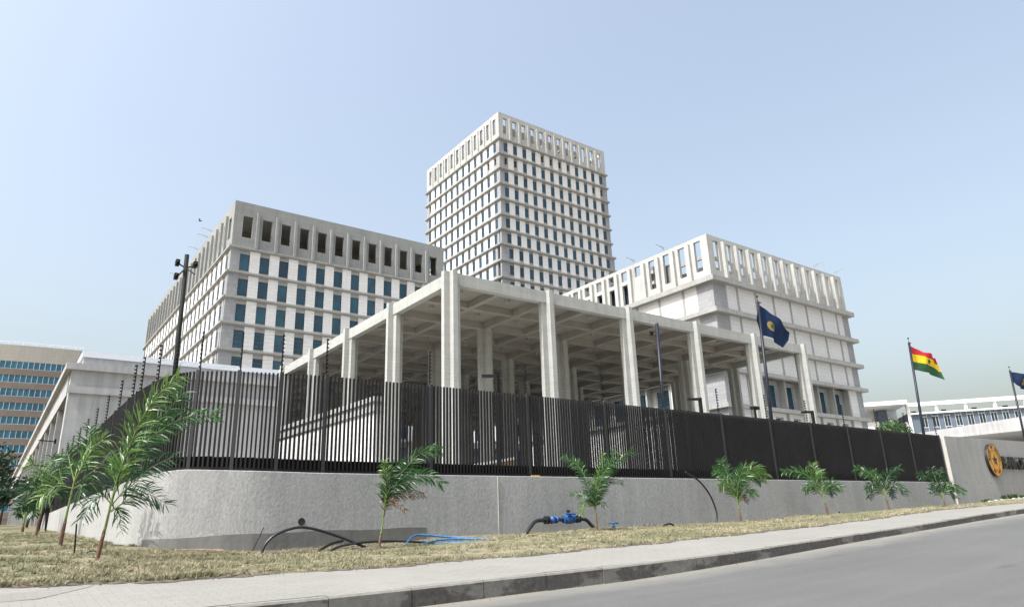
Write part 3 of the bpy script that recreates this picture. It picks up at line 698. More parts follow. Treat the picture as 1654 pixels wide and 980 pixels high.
# window zone and base
z0,z1=14.32,18.66
_pt(F,'corner_panel','grey_stone',RU,80.82,-1.4,0,z0,z1); _pt(F,'corner_panel','grey_stone',111.95,RU+RW,-1.4,0,z0,z1); F.box(pan,109.6,111.95,-1.4,0,z0,z1)
_pt(L,'corner_panel','grey_stone',RV+1.4,60.3,-1.4,0,z0,z1); L.box(pan,60.3,66.8,-1.4,0,z0,z1)
cands=[]
fx=[82.86+4.42*i for i in range(7)]
F.box(pan,80.82,fx[0],-1.4,0,z0,z1)
for i,x in enumerate(fx):
    _pt(F,'fin','cornice',x-.12,x+.14,-1.0,.1,z0,z1)
    if i<6:
        _pt(F,'window_recess','cornice',x+.14,x+1.75,-1.4,-.98,z0,z1) ; _pt(F,'window_recess','cornice',x+3.55,x+4.30,-1.4,-.98,z0,z1); _pt(F,'window_recess','cornice',x+1.75,x+3.55,-1.4,-.98,18.1,z1)
        cands.append((F,x+1.75,1.8,z0+.05,3.75,1.12))
lx=[66.8+4.6*i for i in range(8)]
for i,x in enumerate(lx):
    _pt(L,'fin','cornice',x-.14,x+.16,-1.0,.1,z0,z1)
    if i<7:
        _pt(L,'window_recess','cornice',x+.16,x+1.0,-1.4,-.98,z0,z1); _pt(L,'window_recess','cornice',x+3.6,x+4.46,-1.4,-.98,z0,z1); _pt(L,'window_recess','cornice',x+1.0,x+3.6,-1.4,-.98,18.1,z1)
        cands.append((L,x+1.0,2.6,z0+.05,3.75,1.12))
_pt(F,'corner_panel','grey_stone',RU,80.82,-1.4,0,1.2,13.8);_pt(F,'corner_panel','grey_stone',111.95,RU+RW,-1.4,0,1.2,13.8)
a=80.82
for i,x in enumerate(fx[:7]):
    if i<6:
        F.box(pan,a,x-.14,-1.4,-.0,1.2,13.8) if i==0 else None
        F.box(pan,x+.14,x+1.5,-1.4,-.25,11.0,13.8);F.box(pan,x+3.4,x+4.28,-1.4,-.25,11.0,13.8);F.box(pan,x+1.5,x+3.4,-1.4,-.25,13.2,13.8);F.box(pan,x+.14,x+4.28,-1.4,-.25,1.2,11.0)
        cands.append((F,x+1.5,1.9,11.0,2.2,.75))
    _pt(F,'fin','cornice',x-.14,x+.14,-1.2,.05,1.2,13.8)
F.box(pan,fx[-1]+.14,111.95,-1.4,0,1.2,13.8); L.box(pan,60.3,RV+RL,-1.4,0,1.2,13.8); _pt(L,'corner_panel','grey_stone',RV+1.4,60.3,-1.4,0,1.2,13.8)
pan.build('stone_panels',M['white_stone_big'],rb);
windows(rb,cands,.07,M['glass'],M['alu'])
# curtains hang behind each tall front window
for zt,h,d in ((RC,.74,.8),(27.62,.62,.8),(23.23,.62,.8),(19.2,.54,.8),(14.32,.52,.55)):
    c=MB(); ring(c,RU,RU+RW,RV,RV+RL,d,zt-h,zt); c.build('cornice',M['cornice'],rb)
opsf=[(RU+1.31+2.95*i,RU+1.31+2.95*i+1.15,33.55,38.15) for i in range(12)]
opsl=[]
for i in range(14):
    a=58.39+2.985*i
    if i<4: opsl.append((a,a+1.2,33.6,38.25))
    else:
        opsl.append((a,a+1.2,36.6,38.25))
        if i>4: opsl.append((a,a+1.2,32.34,35.95))
crown(rb,RU,RV,RW,RL,RC,RZ,12,14,RU+1.31,58.39,2.95,2.985,1.15,33.55,38.15,.45,.5,.5,'crown',opsf,opsl,back=True,pil_top=38.2)
b=MB(); 
for z in (34.6,36.35): 
    b.box(RU+2.2,RU+RW-2.2,RV+2.0,RV+2.35,z,z+.5); b.box(RU+2.2,RU+2.55,RV+2.35,RV+12,z,z+.5); b.box(RU+.45,RU+RW-.5,RV+11,RV+11.4,z,z+.5)
b.build('rails',M['crown'],rb)
b=MB(); b.box(RU+1.1,RU+1.5,64,69.4,RC,37.0); b.box(RU+1.5,RU+10,69.0,69.4,RC,38.0); b.build('inner_wall',M['crown_grey'],rb)
b=MB(); b.box(RU+.9,RU+1.0,73,100,RC,36.4); b.build('roof_glazing',M['glass_dark'],rb)

# roof davits
def davit(loc,dx,dy,label,k):
    d=thing('roof_davit',label,'davit',loc,None); x,y,z=loc
    b=MB(); b.tube([(x+dx*.0,y+dy*.0,z-.1),(x,y,z+.8)],.05,6); b.build('post',M['wire'],d)
    b=MB(); b.tube([(x-dx*.2,y-dy*.2,z+.7),(x,y,z+.8),(x+dx*1.7,y+dy*1.7,z+.95)],.04,6); b.tube([(x,y,z+.4),(x+dx*.7,y+dy*.7,z+.84)],.03,5); b.build('arm',M['wire'],d)
    b=MB(); b.tube([(x+dx*1.66,y+dy*1.66,z+.95),(x+dx*1.66,y+dy*1.66,z-2.0)],.012,4); b.build('cable',M['wire'],d)
for y,t in ((120.5,'nearest to the corner of the left block roof edge'),(123.6,'second from the corner on the left block roof edge'),(130.5,'third from the corner on the left block roof edge'),(147,'farthest from the corner on the left block roof edge')): davit((LU+.25,y,LZ),-1,0,'grey roof davit, '+t,0)
for y,t in ((65.4,'right one of two on the sunlit roof edge of the bank hall'),(71.7,'left one of two on the sunlit roof edge of the bank hall')): davit((RU+.22,y,RZ),-1,0,'grey roof davit, '+t,0)
for x,t in ((106.3,'left one on the street side roof edge of the bank hall'),(112.6,'right one on the street side roof edge of the bank hall')): davit((x,RV+.22,RZ),0,-1,'grey roof davit, '+t,0)

# ------------------------------------------------------------------ portico
po=thing('portico','open concrete portico of cross shaped columns carrying a coffered flat roof','portico',(22.2,36.5,1.2))
PU=[22.2+8*i for i in range(6)]; PV=[36.5+7.96*i for i in range(9)]
ZB,ZT=14.88,15.70
def cruci(cx,cy,z0,z1,a=.6,w_=.175):
    return [(cx-w_,cy-a),(cx+w_,cy-a),(cx+w_,cy-w_),(cx+a,cy-w_),(cx+a,cy+w_),(cx+w_,cy+w_),(cx+w_,cy+a),(cx-w_,cy+a),(cx-w_,cy+w_),(cx-a,cy+w_),(cx-a,cy-w_),(cx-w_,cy-w_)]
for i,u in enumerate(PU):
    for j,v in enumerate(PV):
        e=(i==0 or j==0 or i==5)
        b=MB()
        if e: b.prism(cruci(u,v,0,0),1.2,15.78)
        else: b.prism(cruci(u,v,0,0,.6,.2),1.2,ZB+.0)
        b.build('column',M['portico'],po)
b=MB(); u0,u1,v0,v1=PU[0],PU[-1],PV[0],PV[-1]; hw=.24
for j in range(5*1):
    a,c=PU[j]+.62,PU[j+1]-.62
    b.box(PU[j]+.176,PU[j+1]-.176,v0-hw,v0+hw,ZB,ZT+.02*random.random()); 
for j in range(8):
    b.box(u0-hw,u0+hw,PV[j]+.176,PV[j+1]-.176,ZB,ZT); b.box(u1-hw,u1+hw,PV[j]+.176,PV[j+1]-.176,ZB,ZT)
b.build('edge_beam',M['portico'],po)
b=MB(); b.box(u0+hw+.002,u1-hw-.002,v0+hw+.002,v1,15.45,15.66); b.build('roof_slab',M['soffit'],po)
b=MB(); us_=[u0+4*k for k in range(1,10)]; vs2=[v0+3.98*k for k in range(1,16)]
for u in us_: 
    mj=abs(((u-u0)/8)-round((u-u0)/8))<.01; b.box(u-.2,u+.2,v0+hw+.003,v1,ZB+(.0 if mj else .06),15.448)
for v in vs2:
    mj=abs(((v-v0)/7.96)-round((v-v0)/7.96))<.01
    prev=u0+hw+.003
    for u in us_+[u1-hw-.003+.2]: b.box(prev,u-.2,v-.2,v+.2,ZB+(.003 if mj else .063),15.446); prev=u+.2
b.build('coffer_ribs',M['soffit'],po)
cl=[]
for i in range(10):
    for j in range(16):
        if (i+j)%1==0: cl.append((u0+2+4*i,v0+2+3.98*j))
cl.sort(key=lambda p:p[0]**2+p[1]**2)
for k,(x_,y_) in enumerate(cl[:72]):
    b=MB(); b.tube([(x_,y_,15.45),(x_,y_,15.22)],[.2,.16],10); b.build('ceiling_light',M['lintel'],po)

# clad stair flank beside the portico
stw=thing('stair_wall','cream stone clad stair flank with projecting capping, seen through the fence slats','wall',(21.3,45.3,1.2))
b=MB(); b.prism([(21.3,45.5),(22.9,45.5),(22.2,64),(20.4,64)],1.2,7.9); b.build('wall',M['white_stone_big'],stw)
b=MB(); b.prism([(21.15,45.3),(23.05,45.3),(22.35,64.2),(20.25,64.2)],7.9,8.28); b.build('band',M['cornice'],stw)
b=MB(); b.prism([(21.3,45.5),(22.9,45.5),(22.2,64),(20.4,64)],8.28,8.62); b.prism([(21.15,45.3),(23.05,45.3),(22.35,64.2),(20.25,64.2)],8.62,8.98); b.build('capping',M['cornice'],stw)
lw_=thing('ramp_wall','low orange brick ramp wall with white capping glimpsed through the fence','wall',(14.9,22,1.22))
b=MB(); b.add([(13.6,22,1.0),(16.2,22,1.0),(16.2,22,2.32),(13.6,22,1.9),(13.6,22.3,1.0),(16.2,22.3,1.0),(16.2,22.3,2.32),(13.6,22.3,1.9)],[(0,1,2,3),(5,4,7,6),(1,5,6,2),(4,0,3,7),(3,2,6,7),(0,4,5,1)]); b.build('brickwork',simple('orange_brick',(.36,.2,.09),.85,var=.3,scale=12),lw_)
b=MB(); b.add([(13.55,21.95,1.905),(16.25,21.95,2.34),(16.25,21.95,2.43),(13.55,21.95,1.995),(13.55,22.35,1.905),(16.25,22.35,2.34),(16.25,22.35,2.43),(13.55,22.35,1.995)],[(0,1,2,3),(5,4,7,6),(1,5,6,2),(4,0,3,7),(3,2,6,7),(0,4,5,1)]); b.build('capping',M['white_paint'],lw_)
# low linking block under the tower, behind the portico
pb=thing('link_building','low dark glazed linking block at the rear of the portico','building',(63,104.5,1.2))
b=MB(); b.box(62.3,100,106,120.5,1.2,14); b.build('wall',M['lintel'],pb)
for k in range(9):
    b=MB(); b.box(63.2+4.0*k,66.4+4.0*k,105.9,106,2,13); b.build('window',M['glass_dark'],pb)

# ------------------------------------------------------------------ low grey building on the left
wb=thing('low_building','long low grey rendered building with ribbed side behind the left fence','building',(2.95,50,0))
WU,WVv,WU2,WV2=2.95,50.0,15.78,150.0
b=MB(); b.box(WU+.9,WU2,WVv,WV2,0,9.95); b.box(WU,WU+.9,WVv,WVv+1.1,0,9.95); b.build('wall',M['w_grey'],wb)
b=MB(); b.box(WU-.35,WU2+.02,WVv-.3,WVv+.0-.001,9.95,10.36); b.box(WU-.35,WU2+.02,WVv,WV2,9.952,10.358); b.build('cornice',M['w_grey'],wb)
b=MB(); b.box(WU-.06,WU2+.02,WVv-.22,WVv-.001,8.5,8.95); b.box(WU-.06,WU+.9,WVv+1.1,WV2,8.5,9.95); b.build('band',M['w_grey'],wb)
b=MB(); b.box(WU+.55,WU2,WVv+.6,WV2-.6,10.36,10.95); b.build('parapet',M['w_grey'],wb)
b=MB(); b.box(WU+.45,WU2+.05,WVv+.5,WVv+.75,10.95,11.32); b.box(WU+.45,WU+.7,WVv+.75,WV2-.5,10.95,11.32); b.build('flashing',M['w_white'],wb)
nb=16
for k in range(nb):
    y=WVv+1.1+ (WV2-WVv-1.1)*k/nb; dy=(WV2-WVv-1.1)/nb
    if k:
        b=MB(); b.box(WU,WU+.9,y,y+.45,0,8.5); b.build('fin',M['w_grey'],wb)
    b=MB(); b.box(WU+.82,WU+.9,y+(.46 if k else .01),y+dy-.01,1.2,8.4); b.build('window',M['glass_dark'],wb)
b=MB()
for y,z in ((56,6.2),(57.5,4.7)): b.tube([(WU+.1,y,z),(WU-.9,y,z+.05)],.035,5); b.box(WU+.0,WU+.1,y-.08,y+.08,z-.15,z+.15)
b.build('wall_bracket',M['black_metal'],wb)

# ------------------------------------------------------------------ far tan building
ob_=thing('apartment_block','tan office block with blue ribbon windows far behind the left palms','office building',(0,220,1))
def curve_y(x): return 220+.004*(x-15)**2
xs=np.linspace(-60,15.2,16)
def strip(mb,z0,z1,d,mi=0,x0=-60,x1=15.2):
    X=np.linspace(x0,x1,16); v=[]
    for x in X: v+= [(x,curve_y(x)-d,z0),(x,curve_y(x)-d,z1),(x,curve_y(x)+.3,z1),(x,curve_y(x)+.3,z0)]
    mb.add(v,[(4*i+j,4*(i+1)+j,4*(i+1)+(j+1)%4,4*i+(j+1)%4) for i in range(15) for j in range(4)]+[(0,1,2,3),(63,62,61,60)],mi)
b=MB(); z=43.0
b2=MB(); strip(b2,44.9,49.3,.15); b2.build('parapet',M['beige_tile'],ob_)
for k in range(11):
    zt=44.9-k*3.62; c=MB(); strip(c,zt-1.95,zt-.0,.0,0,-60,11.4); c.build('window_band',M['glass_blue'],ob_)
    c=MB(); strip(c,zt-3.62+.001,zt-1.951,.22); c.build('spandrel',M['tan_wall'],ob_)
    c=MB(); strip(c,zt-1.949,zt-.001,.16,0,11.5,15.2); c.build('end_pier',M['beige_tile'],ob_)
    c=MB()
    for x in np.arange(-59.5,11.3,1.25): c.box(x-.05,x+.05,curve_y(x)-.16,curve_y(x)-.02,zt-1.94,zt-.01)
    strip(c,zt-1.95,zt-1.88,.12,0,-60,11.4); c.build('mullions',M['alu'],ob_)
c=MB(); strip(c,1,44.9-11*3.62,.1); c.box(-60,15.2,221.5,250,1,49.2); c.build('wall',M['tan_wall'],ob_)
c=MB()
for x in np.arange(-59,15,3.): c.tube([(x,curve_y(x)+.1,49.3),(x,curve_y(x)+.1,50.1)],.05,4)
c.tube([(x,curve_y(x)+.1,50.1) for x in np.linspace(-59,15,12)],.05,4); c.build('roof_rail',M['alu'],ob_)

# ------------------------------------------------------------------ white frame building at the right
xa=R_(128.4386); xt=np.array([math.cos(xa),math.sin(xa)]); xn=np.array([xt[1],-xt[0]])*1.0
if xn@np.array([-150,-46.])<0: xn=-xn
X0=np.array([150.,46.])
xb=thing('frame_building','modern white framed building with slate blue window wall at the far right','building',(150,46,1))
def xbox(mb,t0,t1,d0,d1,z0,z1,mi=0):
    c=X0+xt*(t0+t1)/2+xn*(d0+d1)/2; mb.obox(c,xt,xn,(t1-t0)/2,(d1-d0)/2,z0,z1,mi)
b=MB(); xbox(b,-40,19.55,-14,-.5,1,17.3); b.build('wall',M['slate_panel'],xb)
b=MB(); xbox(b,-40,19.5,-1.2,.0,18.57,19.25); xbox(b,19.5,29,-8,1.0,19.0,19.75); b.build('roof_frame',M['white_paint'],xb)
for t in (19.0,14.2,9.3,4.5,-.4,-5.3,-10.2):
    b=MB(); xbox(b,t,t+.5,-.9,-.3,17.3 if t<19 else 1.0,18.57); b.build('roof_post',M['white_paint'],xb)
b=MB(); xbox(b,-40,18.99,-.5,.05,17.05,17.32); b.build('eaves',M['white_paint'],xb)
b=MB(); xbox(b,19.55,29,-8,-7.6,1,19.0); xbox(b,24.5,29,-6,-1,1,16.2); xbox(b,19.52,19.9,-7.6,-1,1,15.8); b.build('entrance_wall',M['white_paint'],xb)
b=MB(); xbox(b,21.8,23.4,-7.5,-5.5,1,18.9); b.build('entrance_column',M['slate_panel'],xb)
for i in range(17):
    t=16.3-1.93*i; b=MB()
    for k in range(3): xbox(b,t+.1+.33*k,t+.1+.33*k+.29,-.5,-.44,14.6,16.5,0)
    xbox(b,t,t+1.15,-.5,-.42,16.5,16.58,1); xbox(b,t,t+1.15,-.5,-.42,14.5,14.6,1)
    for k in (0,1.5,3): xbox(b,t+.06+.33*k-.025,t+.06+.33*k+.025,-.5,-.41,14.6 if 0<k<3 else 12.5,16.5 if 0<k<3 else 17.0,1)
    b.build('window',[M['glass_dark'],M['alu']],xb)
for i in range(6):
    b=MB(); t=17.8-5.1*i; xbox(b,t,t+.7,-1.6,-1.0,17.3,17.75); b.build('roof_light',M['dark'],xb)
# entry canopy behind the sign wall
gc=thing('gate_canopy','broad white concrete gate canopy with dark underside behind the sign wall','canopy',(75,28,1.2))
b=MB(); b.add([(75,14,6.50),(75,34,6.55),(75,34,7.28),(75,14,8.2),(110,14,6.5),(110,34,6.55),(110,34,7.28),(110,14,8.2)],[(3,2,1,0),(4,5,6,7),(0,1,5,4),(1,2,6,5),(2,3,7,6),(3,0,4,7)]); b.build('slab',M['w_grey'],gc)
b=MB()
for y in (31,): b.tube([(82,y,1.2),(82,y,6.5)],.35,12); b.tube([(104,y,1.2),(104,y,6.5)],.35,12)
b.build('column',M['w_grey'],gc)

# ------------------------------------------------------------------ flags and poles
def flagpole(base,top,label):
    o=thing('flagpole',label,'flagpole',base); b=MB(); b.tube([base,top],[.085,.06],12); b.build('pole',M['pole_metal'],o,True)
    t=Vector(top); b=MB(); b.tube([t,t+Vector((0,0,.22))],.012,6); b.tube([t+Vector((0,0,.2+.1*k/6)) for k in range(7)],[.001,.035,.05,.055,.05,.035,.001],10); b.build('finial',M['pole_metal'],o,True)
    b=MB(); b.tube([t+Vector((0,0,-.05)),t+Vector((.22,0,-.02))],.03,6); b.build('truck',M['pole_metal'],o)
    bb=Vector(base); b=MB(); b.tube([bb,bb+Vector((0,0,.5))],[.13,.12],12); b.build('sleeve',M['pole_metal'],o)
    return o
flagpole((27.35,18,1.22),(27.77,18,9.53),'dark flagpole nearest the portico, flying the drooping navy flag')
flagpole((41.6,18,1.22),(42.46,18,9.39),'dark flagpole flying the red, yellow and green flag')
flagpole((56.6,18,1.22),(57.3,18,9.2),'dark flagpole at the right edge behind the sign wall')
def cloth(rows,label,mats,bandmat,amp,freq,name='flag',y=18.0,n=36,m=9,ph=0):
    """rows: list of polylines (u,z) from top to bottom; sampled smoothly"""
    def samp(pl,t):
        k=t*(len(pl)-1); i=min(int(k),len(pl)-2); a=k-i
        p0=np.array(pl[max(i-1,0)]);p1=np.array(pl[i]);p2=np.array(pl[i+1]);p3=np.array(pl[min(i+2,len(pl)-1)])
        return .5*((2*p1)+(p2-p0)*a+(2*p0-5*p1+4*p2-p3)*a*a+(3*p1-p0-3*p2+p3)*a**3)
    def S(t,r):
        k=r*(len(rows)-1); i=min(int(k),len(rows)-2); a=k-i
        p=samp(rows[i],t)*(1-a)+samp(rows[i+1],t)*a
        d=amp*t**.6*(math.sin(freq*t*6.28+2.2*r+ph)+.45*math.sin(freq*2.3*t*6.28-3*r+ph))
        return Vector((p[0],y+d,p[1]+.25*amp*math.sin(freq*6.28*t*1.7+ph)*t))
    nr=(len(rows)-1)*m if len(rows)>2 else m*2
    b=MB(); vs_=[S(i/n,j/nr) for j in range(nr+1) for i in range(n+1)]
    for j in range(nr):
        b.add([],[],0)
    b.v=[tuple(p) for p in vs_]
    for j in range(nr):
        for i in range(n):
            b.f.append((j*(n+1)+i,j*(n+1)+i+1,(j+1)*(n+1)+i+1,(j+1)*(n+1)+i)); b.m.append(bandmat(j/nr))
    o=thing(name,label,'flag',(rows[0][0][0],y,rows[0][0][1]))
    c=b.build('cloth',mats,o,True); return o,S
def onflag(S,o,name,mat,shape,both=True,off=.012):
    shape0=shape; KR=5; ct,cr=shape0[-1]
    shape=[(ct+(t-ct)*(1-q/KR),cr+(r-cr)*(1-q/KR)) for q in range(KR) for t,r in shape0[:-1]]+[(ct,cr)]
    b=MB()
    for sgn in ((-1,1) if both else (-1,)):
        e=.004; ps=[]
        for t,r in shape:
            p=S(t,r); du=S(t+e,r)-S(t-e,r); dr=S(t,r+e)-S(t,r-e); nv=du.cross(dr).normalized()
            if nv.y>0: nv=-nv
            ps.append(p+nv*off*(1 if sgn<0 else -1))
        N=len(shape0)-1; fs=[]
        for q in range(KR-1):
            fs+= [(q*N+i,q*N+(i+1)%N,(q+1)*N+(i+1)%N,(q+1)*N+i) for i in range(N)]
        fs+= [((KR-1)*N+i,(KR-1)*N+(i+1)%N,KR*N) for i in range(N)]
        b.add(ps,fs)
    b.build(name,mat,o)
def circ(t,r,a,b_,n=24): return [(t+a*math.cos(k*2*math.pi/n),r+b_*math.sin(k*2*math.pi/n)) for k in range(n)]+[(t,r)]
def starp(t,r,a,b_,rot=0):
    L_=[]
    for k in range(10):
        an=math.pi/2+k*math.pi/5+rot; q=1 if k%2==0 else .4; L_.append((t+a*q*math.cos(an),r-b_*q*math.sin(an)))
    return L_+[(t,r)]
o,S=cloth([[(27.80,9.42),(28.48,9.20),(29.27,8.82),(30.12,8.34)],[(27.45,8.6),(28.35,8.55),(29.0,8.3),(29.95,7.95)],[(27.66,7.88),(28.3,7.86),(28.79,7.68),(29.32,7.5)]],'navy flag with gold seal drooping from the pole in front of the portico',[M['navy']],lambda r:0,.10,1.2)
onflag(S,o,'emblem',M['f_gold'],circ(.40,.58,.125,.18),off=.025); onflag(S,o,'star',M['f_ink'],starp(.40,.58,.065,.10),off=.045)
o,S=cloth([[(42.52,9.22),(43.86,9.04),(44.78,8.93),(45.81,8.84)],[(42.50,8.73),(43.88,8.72),(44.85,8.6),(46.12,8.50)],[(42.40,8.25),(43.67,8.24),(44.85,8.20),(46.3,8.05)],[(42.30,7.73),(43.58,7.73),(44.84,7.68),(46.3,7.52)]],'red, yellow and green striped flag with a black star flying from the middle pole',[M['f_red'],M['f_yel'],M['f_grn']],lambda r:0 if r<.333 else (1 if r<.666 else 2),.15,1.1,ph=.6)
onflag(S,o,'star',M['f_ink'],starp(.56,.5,.085,.17),off=.03)
o,S=cloth([[(57.40,9.12),(59.44,9.18),(61.24,9.12),(63.01,9.0)],[(57.2,8.35),(58.3,8.10),(59.84,8.03),(61.78,7.95)]],'navy flag cut by the right edge of the view',[M['navy']],lambda r:0,.2,1.3,ph=1.2)
onflag(S,o,'emblem',M['f_gold'],circ(.5,.5,.12,.25)); onflag(S,o,'star',M['f_ink'],starp(.5,.5,.05,.1),off=.02)

# ------------------------------------------------------------------ poles and lamps inside the fence
cp=thing('camera_mast','thick dark green mast with a cross of security cameras behind the left fence','mast',(3.53,20,1.22))
b=MB(); b.tube([(3.55,20,1.22),(3.47,20,7.52)],[.068,.058],14); b.build('mast',M['cctv_metal'],cp,True)
b=MB(); dR=Vector((.81,-.59,0)); c=Vector((3.48,20,7.12))
for s,dz,dv in ((-1,.12,-.1),(1,.1,.1),(-.75,-.18,.25),(.9,-.25,-.2)): b.tube([c,c+dR*.25*s+Vector((0,dv,dz))],.02,6)
b.build('cross_arm',M['black_metal'],cp)
for s,dz,dv in ((-1,.12,-.1),(1,.1,.1),(-.75,-.18,.25)):
    p=c+dR*.27*s+Vector((0,dv,dz+.02)); b=MB(); b.box(p.x-.05,p.x+.05,p.y-.09,p.y+.09,p.z-.08,p.z+.08); b.tube([p+Vector((0,-.1,0)),p+Vector((0,-.15,-.04))],.045,8); b.build('security_camera',M['black_metal'],cp)
p2=thing('camera_pole','thin dark pole with one small camera standing before the portico','pole',(29.5,26,1.22))
b=MB(); b.tube([(29.45,26,1.22),(29.74,26,10.75)],.095,10); b.build('pole',M['pole_metal'],p2,True)
b=MB(); c=Vector((29.72,26,10.25)); b.tube([c,c-dR*.3],.025,6); q=c-dR*.36; b.box(q.x-.1,q.x+.1,q.y-.06,q.y+.06,q.z-.2,q.z+.02); b.build('security_camera',M['black_metal'],p2)
for (x_,lab) in ((14.1,'dark square post lamp behind the fence beneath the portico corner'),(25.26,'dark square post lamp behind the fence in the middle of the portico front'),(34.3,'dark square post lamp behind the fence below the right end of the portico')):
    g=thing('garden_lamp',lab,'post lamp',(x_,20,1.22),'square post lamps behind the fence')
    b=MB(); b.box(x_-.06,x_+.06,19.94,20.06,1.22,5.12); b.build('post',M['black_metal'],g)
    b=MB(); q=Vector((x_,20,5.06)); b.obox((q.x-dR.x*.3,q.y-dR.y*.3),(dR.x,dR.y),(.59,.81),.26,.06,5.0,5.11); b.build('lamp_arm',M['black_metal'],g)
sp_=thing('floodlight','small dark floodlight on a short post above the fence near the first flagpole','floodlight',(29.3,20,1.22))
b=MB(); b.tube([(29.3,20,1.22),(29.3,20,4.95)],.05,8); b.build('post',M['black_metal'],sp_); b=MB(); b.box(29.05,29.55,19.9,20.1,4.85,5.0); b.build('lamp',M['black_metal'],sp_)

# ------------------------------------------------------------------ pipes, valves and hoses
def gzf(u,v): return float(vz(u,v))
pl_=thing('water_pipe','black cranked water pipe with blue valves standing against the wall','pipe',(13.4,16.1,-.3))
b=MB(); b.tube([(11.95,15.98,-.55),(12.12,16.02,-.28),(12.48,16.1,.0),(12.62,16.12,.045),(12.8,16.13,.05),(14.30,16.13,.05),(14.45,16.12,.03),(14.55,16.1,-.05),(14.78,16.02,-.33),(14.86,15.98,-.55)],.054,12); b.build('pipe',M['black_plastic'],pl_,True)
for x_,r_,w_ in ((12.93,.112,.045),(13.02,.112,.035),(14.12,.108,.045),(14.2,.10,.045)):
    b=MB(); b.tube([(x_-w_/2,16.13,.05),(x_+w_/2,16.13,.05)],r_,14); b.build('flange',M['black_plastic'],pl_)
b=MB(); b.tube([(13.06,16.13,.05),(13.12,16.13,.05),(13.121,16.13,.05),(13.2,16.13,.05),(13.201,16.13,.05),(13.3,16.13,.05)],[.085,.085,.105,.105,.092,.075],14); b.tube([(13.3,16.13,.05),(13.34,16.13,.05)],.10,14); b.build('check_valve',M['blue_paint'],pl_,True)
b=MB(); b.tube([(13.58,16.13,.05),(13.64,16.13,.05)],.105,14); b.tube([(13.64,16.13,.05),(13.72,16.13,.05),(13.86,16.13,.05),(13.94,16.13,.05)],[.085,.125,.125,.085],14); b.tube([(13.94,16.13,.05),(14.0,16.13,.05)],.105,14); b.tube([(13.79,16.13,.12),(13.79,16.13,.21)],.07,12); b.tube([(13.79,16.13,.21),(13.79,16.13,.235)],.095,12); b.tube([(13.62,16.02,.2),(13.96,16.02,.2)],.03,8); b.build('gate_valve',M['blue_paint'],pl_)
b=MB(); b.tube([(13.79,16.13,.235),(13.79,16.13,.31)],.035,8); b.tube([(13.75,16.13,.28),(13.83,16.13,.28)],.04,8); b.build('valve_cap',M['black_plastic'],pl_)
hv=thing('handwheel_valve','blue handwheel valve sticking out of the dry grass','valve',(14.98,15.5,-.4))
z=gzf(14.98,15.5); b=MB(); b.tube([(14.98,15.5,z-.05),(14.98,15.5,z+.06)],[.07,.05],10); b.tube([(14.98,15.5,z+.06),(14.98,15.5,z+.15)],.02,8); b.build('stem',M['blue_paint'],hv)
b=MB(); N=20; b.tube([(14.98+.13*math.cos(k*2*math.pi/N),15.5+.13*math.sin(k*2*math.pi/N),z+.15) for k in range(N+1)],.022,8)
for k in range(3): a=k*2*math.pi/3; b.tube([(14.98,15.5,z+.15),(14.98+.13*math.cos(a),15.5+.13*math.sin(a),z+.15)],.014,6)
b.build('handwheel',M['blue_paint'],hv)
def catmull(P,n=8):
    P=[np.array(p,float) for p in P]; out=[]
    for i in range(len(P)-1):
        p0=P[max(i-1,0)];p1=P[i];p2=P[i+1];p3=P[min(i+2,len(P)-1)]
        for k in range(n):
            a=k/n; out.append(tuple(.5*((2*p1)+(p2-p0)*a+(2*p0-5*p1+4*p2-p3)*a*a+(3*p1-p0-3*p2+p3)*a**3)))
    return out+[tuple(P[-1])]
def pipe(name,label,pts,r,mat,cat='pipe'):
    b=MB(); b.tube(catmull(pts),r,8); o=b.build(name,mat,None,True,origin=pts[0]); return tag(o,label,cat)
pipe('black_pipe','long black plastic pipe arching out of the ground near the wall corner',[(4.70,15.3,-.6),(4.72,15.3,-.42),(4.82,15.3,-.21),(5.06,15.3,-.04),(5.56,15.35,.06),(6.28,15.4,-.11),(7.05,15.3,-.42)],.03,M['black_plastic'])
pipe('black_pipe','slender black pipe lying over the grass behind the brown stemmed palm',[(6.1,15.2,-.48),(6.4,15.3,-.37),(6.9,15.3,-.31),(7.5,15.35,-.30),(8.2,15.3,-.34),(8.9,15.2,-.42)],.026,M['black_plastic'])
pipe('black_pipe','short black pipe stub bending up beside the long arching pipe',[(5.95,15.4,-.46),(6.05,15.4,-.40),(6.3,15.45,-.30),(6.55,15.45,-.25)],.03,M['black_plastic'])
pipe('blue_hose','blue hose arched at one end, lying nearest the wall',[(7.86,15.0,-.46),(7.92,15.0,-.34),(8.15,15.05,-.2),(8.6,15.1,-.22),(9.2,15.0,-.29),(9.9,14.9,-.355),(10.9,14.8,-.36)],.024,M['blue_hose'],'hose')
pipe('blue_hose','blue hose crossing over the others in the grass',[(8.2,14.85,-.41),(8.5,14.9,-.35),(8.9,14.95,-.32),(9.5,14.9,-.33),(10.4,14.75,-.37),(11.2,14.6,-.38)],.022,M['blue_hose'],'hose')
pipe('blue_hose','blue hose lying nearest the pavement in the grass',[(8.42,14.6,-.40),(8.7,14.5,-.395),(9.3,14.3,-.395),(9.9,14.3,-.39),(10.7,14.5,-.375)],.025,M['blue_hose'],'hose')
pipe('black_pipe','tall bowed black pipe leaning up against the wall',[(20.19,16.0,-.45),(20.3,16.0,-.25),(20.41,16.0,.0),(20.42,16.05,.3),(20.25,16.1,.75),(19.88,16.2,1.2),(19.33,16.3,1.50)],.03,M['black_plastic'])
pipe('black_pipe','small black hoop of pipe beside the rubble at the wall foot',[(17.18,15.8,-.42),(17.25,15.8,-.33),(17.45,15.8,-.23),(17.75,15.8,-.18),(17.95,15.8,-.26),(18.02,15.8,-.38)],.03,M['black_plastic'])
